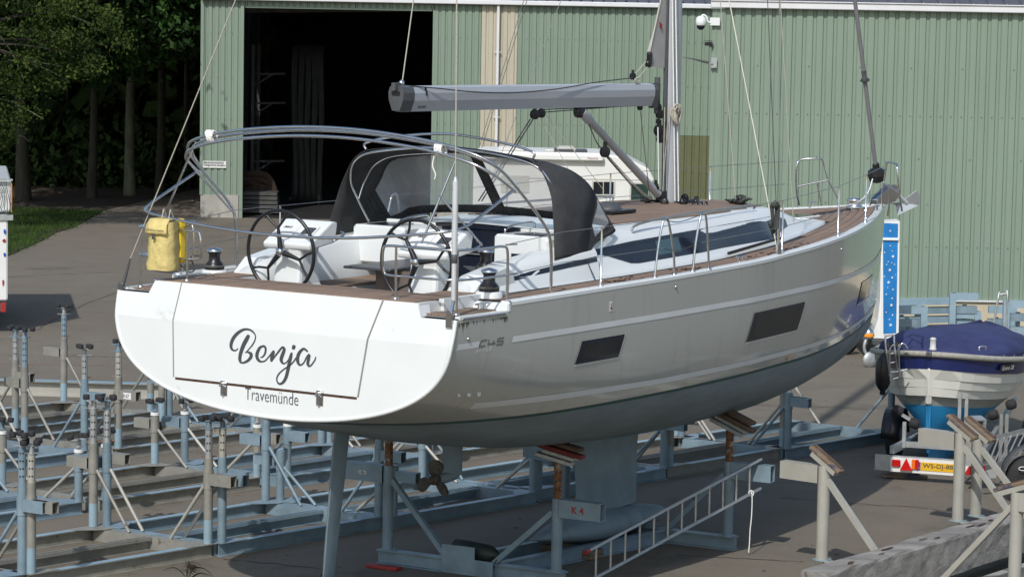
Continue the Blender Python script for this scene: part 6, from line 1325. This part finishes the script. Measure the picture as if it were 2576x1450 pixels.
# neighbouring trailer mudguard at the right edge
tm_ = thing('neighbour_trailer', WY(2590, 1190, 37.9), 'dark mudguard and tyre of another trailer cut by the right edge', 'trailer'); tm_.location.z = 0
b = MB(); P = [[(.0+.36*math.cos(a_), y, .36+.40*math.sin(a_)) for y in (-.14, .14)] for a_ in [PI*k/12 for k in range(13)]]; b.grid(P); b.build('mudguard', 'bootmast', tm_, solid=.012)
b = MB(); b.lathe((0, -.1, .32), [(.18, 0), (.29, .01), (.32, .04), (.32, .16), (.29, .2), (.18, .2)], (0, 1, 0), 22); b.build('tyre', 'tyre', tm_); b = MB(); b.box((.5, 0, .45), (.8, 1.0, .08)); b.build('chassis', 'galv', tm_)
b = MB(); b.tube([(-.12+.055*math.cos(a_), -.155, .48+.025*math.sin(a_)) for a_ in [k*.6 for k in range(11)]], .006, 5, closed=True); b.build('oval_badge', 'white2', tm_)
# wooden wedge under the light board
p = G(2275, 1196, .03); b = MB(); b.box((0, 0, 0), (.62, .2, .045), ch=.006); b.box((-.05, 0, .04), (.5, .16, .035), ch=.006); o = b.build('stacked_board', 'wood'); o.location = (p.x, p.y, .03); tag(o, 'two worn boards on the asphalt below the trailer lamps', 'board')

# ================================================================== VEHICLES BEHIND
# motorhome
MY = 69.; x0, x1 = WY(1190, 450, MY).x, WY(1690, 450, MY).x; t = thing('motorhome', (x0, MY, 0), 'white motorhome parked before the green shed, seen through and beside the black sprayhood', 'motorhome')
Lm = x1-x0; zr_ = WY(1450, 384, MY).z
out = [(0, .45), (0, zr_-.15), (.12, zr_), (Lm-1.75, zr_), (Lm-1.1, zr_-.08), (Lm-.55, zr_-.35), (Lm-.40, zr_-.62), (Lm-.55, zr_-.80), (Lm-.85, zr_-.86), (Lm-.55, zr_-1.45), (Lm+.25, zr_-1.75), (Lm+.3, .5)]
b = MB(); b.prism([(x, 0, z) for x, z in out], (0, 2.2, 0)); b.build('body', 'white2', t, bevel=.05)
b = MB(); b.box((Lm-1.15, .9, zr_-.28), (.9, 1.7, .5), ch=.1) if 0 else None
q = lambda px, py, dy=-.02: (lambda v: Vector((v.x-x0, dy, v.z)))(WY(px, py, MY))
def wpanel(name, m, a, c_, dy=-.012, th=.012, parent=t, bev=.0):
    b = MB(); A_, B2 = q(*a), q(*c_); b.box(((A_.x+B2.x)/2, dy, (A_.z+B2.z)/2), (abs(B2.x-A_.x), th, abs(B2.z-A_.z)), ch=0); return b.build(name, m, parent, bevel=bev)
w = wpanel('side_window_frame', 'gasket', (1489, 454), (1547, 492), bev=.02); wpanel('window_pane', 'glass2', (1493, 457), (1516, 488), -.022, .006, w); wpanel('window_pane', 'glass2', (1519, 457), (1543, 488), -.022, .006, w)
w = wpanel('cab_window_frame', 'gasket', (1584, 458), (1634, 522), bev=.02); wpanel('cab_window', mat('cab_glass', (.03, .06, .055), .08, var=.3), (1588, 462), (1630, 520), -.022, .006, w)
wpanel('side_window_frame', 'gasket', (1260, 440), (1330, 485), bev=.02)
b = MB(); A_, B2 = q(1340, 392), q(1518, 408); b.bar((A_.x-1.1, -.09, A_.z-.02), (B2.x, -.09, A_.z-.02-.0), .14, .15, ch=.03); b.build('awning_case', 'white2', t)
text('awning_lettering', 'Fiamma', 'red', (B2.x-.38, -.165, A_.z-.045), (1, 0, 0), (0, 0, 1), w=.24, h=.05, parent=t)
for (pa, pc, mm, hh, nm) in ((1254, 1320, 'inkw', .10, 'roof_vent'), (1395, 1445, 'ink', .07, 'solar_panel'), (1370, 1395, 'inkw', .06, 'roof_box'), (1447, 1478, 'ink', .06, 'solar_panel')):
    A_, B2 = q(pa, 378), q(pc, 378); b = MB(); b.box(((A_.x+B2.x)/2, .5, zr_+hh/2), (B2.x-A_.x, .6, hh), ch=.02); b.build(nm, mm, t)
A_, B2 = q(1408, 378), q(1442, 378); b = MB(); b.prism([(A_.x-.15, .25, zr_), (B2.x+.15, .25, zr_), (B2.x, .25, zr_+.13), (A_.x, .25, zr_+.13)], (0, .5, 0)); b.build('roof_fan', 'gasket', t)
b = MB(); b.box((Lm/2, -.005, zr_-.62), (Lm-1.2, .012, .02)); b.box((Lm-1.55, -.008, 1.2), (.02, .012, 1.9)); b.build('body_trim', 'gasket', t)
for x in (1.2, Lm-.8): b = MB(); b.lathe((x, -.02, .34), [(.2, 0), (.33, .02), (.33, .2), (.2, .22)], (0, 1, 0), 20); b.build('wheel', 'tyre', t)

# white box trailer cut by the left edge
TYL = 55.; pr_ = WY(22, 700, TYL); t = thing('box_trailer', (pr_.x, TYL, 0), 'white box trailer with small coloured prints, cut by the left edge', 'trailer', rz=.19)
zt_ = WY(15, 452, TYL).z; zm_ = WY(15, 540, TYL).z; Wt = 2.4
b = MB(); b.box((-Wt/2-.02, 2.4, (.62+zm_)/2), (Wt, 4.8, zm_-.62), ch=.03); b.build('box_body', 'white2', t)
b = MB(); b.box((-Wt/2+.04, 2.4, (zt_+zm_)/2+.02), (Wt, 4.7, zt_-zm_-.06), ch=.03); b.build('upper_box', 'white', t)
b = MB(); b.box((-Wt/2+.03, -.01, zm_-.05), (Wt+.1, .06, .10)); b.box((-Wt/2+.06, -.02, zt_), (Wt+.02, .05, .04)); b.build('edge_profile', 'galv', t)
b = MB(); b.box((.052, .02, (zt_+zm_)/2), (.015, .03, zt_-zm_-.1)); b.build('orange_edge', 'orange', t)
for (px, py, w, h, mm) in ((12, 632, .03, .10, 'plateb'), (10, 655, .045, .07, 'red'), (11, 690, .03, .08, 'plateb'), (8, 760, .025, .14, 'red')):
    v = WY(px, py-50, TYL-.02); b = MB(); rr = random.Random(px); b.prism([(v.x-pr_.x+w*math.cos(a_)*rr.uniform(.5, 1.1), -.012, v.z+h*.6*math.sin(a_)*rr.uniform(.5, 1.1)) for a_ in [k*2*PI/9 for k in range(9)]], (0, -.006, 0)); b.build('printed_mark', mm, t)
b = MB(); b.lathe((-.5, 1.6, .34), [(.2, 0), (.34, .02), (.34, .2), (.2, .22)], (1, 0, 0), 20); b.lathe((-.5, 2.6, .34), [(.2, 0), (.34, .02), (.34, .2), (.2, .22)], (1, 0, 0), 20); b.build('wheels', 'tyre', t)
b = MB(); b.box((-.10, -.02, .50), (.10, .06, .18), ch=.01); b.build('tail_lamp', 'red', t); b = MB(); b.box((-1.2, .05, .5), (2.3, .1, .14)); b.build('bumper', 'bootmast', t)
b = MB()
for k in range(6): rr = random.Random(k); b.tube(smooth_line([(-.05-.05*k, -.02, zt_-.03), (-.02-.03*k, -.05, zt_-.25), (.03-.06*k, -.05, zt_-.45-.03*k), (.0-.02*k, -.03, zm_+.05)], 4), .006, 4)
b.build('loose_string', 'roped', t)

# show trailer with star panel
FY = 53.4; a0 = WY(2218, 700, FY); t = thing('star_trailer', (a0.x, FY, 0), 'white show trailer with tall blue panel of white stars beside the yacht bow', 'trailer')
q = lambda px, py, dy=-.02: (lambda v: Vector((v.x-a0.x, dy, v.z)))(WY(px, py, FY))
pts = [q(2186, 849), q(2150, 835), q(2090, 820), q(2090, 566), q(2216, 560), q(2216, 852)]; pts = [Vector((p.x, 0, p.z)) for p in pts]
pts = [Vector((-.02, 0, q(2200, 850).z)), Vector((-.22, 0, q(2200, 850).z+.01)), Vector((-.10, 0, q(2200, 835).z+.02)), Vector((-.03, 0, q(2200, 800).z)), Vector((-.0, 0, q(2200, 720).z)), Vector((.0, 0, q(2200, 562).z)), Vector((.01, 0, q(2200, 562).z)), Vector((.06, 0, q(2200, 850).z))]
za_, zb_ = q(2200, 850).z, q(2230, 560).z
b = MB(); b.prism([(-.24, 0, za_), (.02, 0, za_), (.02, 0, zb_), (-.03, 0, zb_), (-.02, 0, za_+.7), (-.05, 0, za_+.35), (-.12, 0, za_+.12)][::-1], (0, .5, 0)); b.build('side_body', 'white2', t)
b = MB(); P = [q(2219, 838), q(2251, 836), q(2256, 562), q(2218, 560)]; P = [Vector((p.x+.02, 0, p.z)) for p in P]; b.prism([p+Vector((0, -.03, 0)) for p in P], (0, .03, 0)); sp_ = b.build('star_panel', 'bluestar', t)
b = MB(); b.prism([Vector((.0, -.02, za_)), Vector((P[1].x+.05, -.02, za_)), Vector((P[2].x+.03, -.02, zb_+.04)), Vector((-.0, -.02, zb_+.02))], (0, .5, 0)); b.build('panel_back', 'white2', t)
rr = random.Random(21)
def star5(c, r_, y=-.034): return [(c[0]+r_*(1 if k % 2 == 0 else .42)*math.sin(k*PI/5+.2), y, c[1]+r_*(1 if k % 2 == 0 else .42)*math.cos(k*PI/5+.2)) for k in range(10)]
for px, py, s in ((2236, 580, 2.5), (2236, 617, 2), (2241, 630, 1.6), (2222, 634, 2.2), (2243, 644, 4), (2231, 657, 2), (2240, 660, 1.6), (2227, 664, 2), (2247, 664, 2), (2235, 678, 4), (2241, 697, 3), (2221, 694, 2), (2232, 709, 4), (2243, 727, 2.5), (2230, 722, 1.6), (2226, 739, 2.2), (2241, 749, 2.5), (2239, 766, 4), (2226, 784, 2), (2242, 791, 2.5), (2234, 802, 2), (2237, 816, 4.2), (2228, 600, 1.4), (2246, 606, 1.2), (2249, 690, 1.2)):
    v = q(px, py); b = MB(); b.prism(star5((v.x+.02, v.z), s/125.)[::-1], (0, -.004, 0)); b.build('star', 'star', t)
b = MB(); v0, v1 = q(2218, 600), q(2256, 597)
b.box(((v0.x+v1.x)/2+.02, -.04, v0.z), (v1.x-v0.x+.02, .03, .05))
for k in range(9): b.lathe((v0.x+.03+k*.032, -.06, v0.z-.01), [(.014, -.01), (.014, .01)], (0, -1, 0), 7)
b.build('bead_string', 'white', t)
b = MB(); b.box((.05, -.08, za_-.06), (.42, .16, .09)); b.box((0, 1.5, za_-.08), (.6, 2.8, .1)); b.build('undertray', 'bootmast', t)
jw = G(2192, 922, 0); jw = WY(2192, 905, 52.2); lx = jw.x-a0.x; ly = 52.2-FY
b = MB(); b.lathe((lx-.03, ly, .14), [(.04, 0), (.14, .01), (.15, .03), (.14, .05), (.04, .06)], (.35, -1, 0), 20); b.build('jockey_wheel', 'galv', t)
b = MB(); b.tube(smooth_line([(lx-.02, ly-.02, .14), (lx-.12, ly, .28), (lx-.13, ly, .42), (lx-.05, ly+.05, .62)], 4), .03, 8); b.build('jockey_post', 'galv', t)
b = MB(); b.lathe((lx-.06, ly+.02, .50), [(.01, 0), (.09, .03), (.10, .11), (.07, .19), (.02, .22)], n=16); b.build('coupling_ball', 'steel', t); b = MB(); b.lathe((lx-.06, ly+.02, .555), [(.102, 0), (.106, .02), (.102, .06)], n=16); b.build('orange_band', 'orange', t)
b = MB(); b.lathe((lx-.32, 1.9+ly, .26), [(.12, 0), (.24, .02), (.26, .05), (.26, .14), (.12, .17)], (.3, -1, 0), 20); b.build('wheel', 'tyre', t)
b = MB(); b.bar((lx-.06, ly, .55), (-.1, 1.2, .6), .08, .08); b.build('drawbar', 'bootmast', t)

# stacked blue steel frames by the cream plinth
def rack(label, px, py_top, Yw, seed, n=3, arm=-1, h2=.5):
    top = WY(px, py_top, Yw); t = thing('steel_trestle', (top.x, Yw, 0), label, 'steel frame', group='blue steel frames stacked by the wall')
    b = MB(); b.bar((0, 0, 0), (0, 0, top.z), .12, .12); b.build('upright', 'blue2', t); b = MB(); b.bar((arm*.28, .3, 0), (arm*.28, .3, top.z-.25), .08, .08); b.build('upright', 'blue2', t)
    for k in range(n): z = top.z-.07-k*.26; b = MB(); b.box((arm*(.24+.02*(k % 2)), .02+.08*k, z), (.50-.05*k, .14, .14)); b.build('arm_tube', ('blue2', 'blue')[k % 2], t)
    b = MB(); b.bar((-.4, .2, .08), (.9, .2, .08), .12, .15); b.build('foot_beam', 'blue', t)
    return t
rack('tall blue upright frame with three arms by the cream plinth, right of the flat stack', 2397, 736, 55.5, 1, 3, 1)
rack('lower blue frame nearest the star trailer in front of the plinth', 2325, 770, 55, 2, 3, -1)
rack('blue frame whose arm carries faded white marks, left of the taller ones', 2310, 764, 56.3, 3, 2, -1)
rack('blue frame low behind the navy cover', 2460, 782, 55.6, 4, 2, -1)
rack('blue frame at the right edge with two stacked arms', 2532, 755, 55.2, 5, 3, 1)
rack('rearmost blue frame at the right edge, behind the thin rail', 2550, 770, 56.6, 6, 3, -1)
t = thing('flat_frame_stack', (WY(2300, 850, 56).x, 56, 0), 'pile of flat blue steel frames lying low beside the star trailer', 'steel frame')
for k in range(5): b = MB(); b.bar((-.75+.06*k, .15*k-.3, .10+.17*k), (1.3-.12*k, .5, .12+.17*k), .3, .11); b.build('flat_frame', ('blue2', 'blue')[k % 2], t)
p = WY(2516, 800, 48); t = thing('thin_hoop_rail', (p.x, 48, 0), 'thin galvanised hoop rail behind the navy cover at the right', 'rail')
zt_ = WY(2520, 742, 48).z; b = MB(); b.tube(smooth_line([(-.02-.22, 0, .1), (-.05, 0, zt_-.08), (-.02, 0, zt_), (.08, 0, zt_+.02), (.11, 0, zt_-.05), (.11, 0, .1)], 4), .018, 8); b.build('rail', 'galv', t)
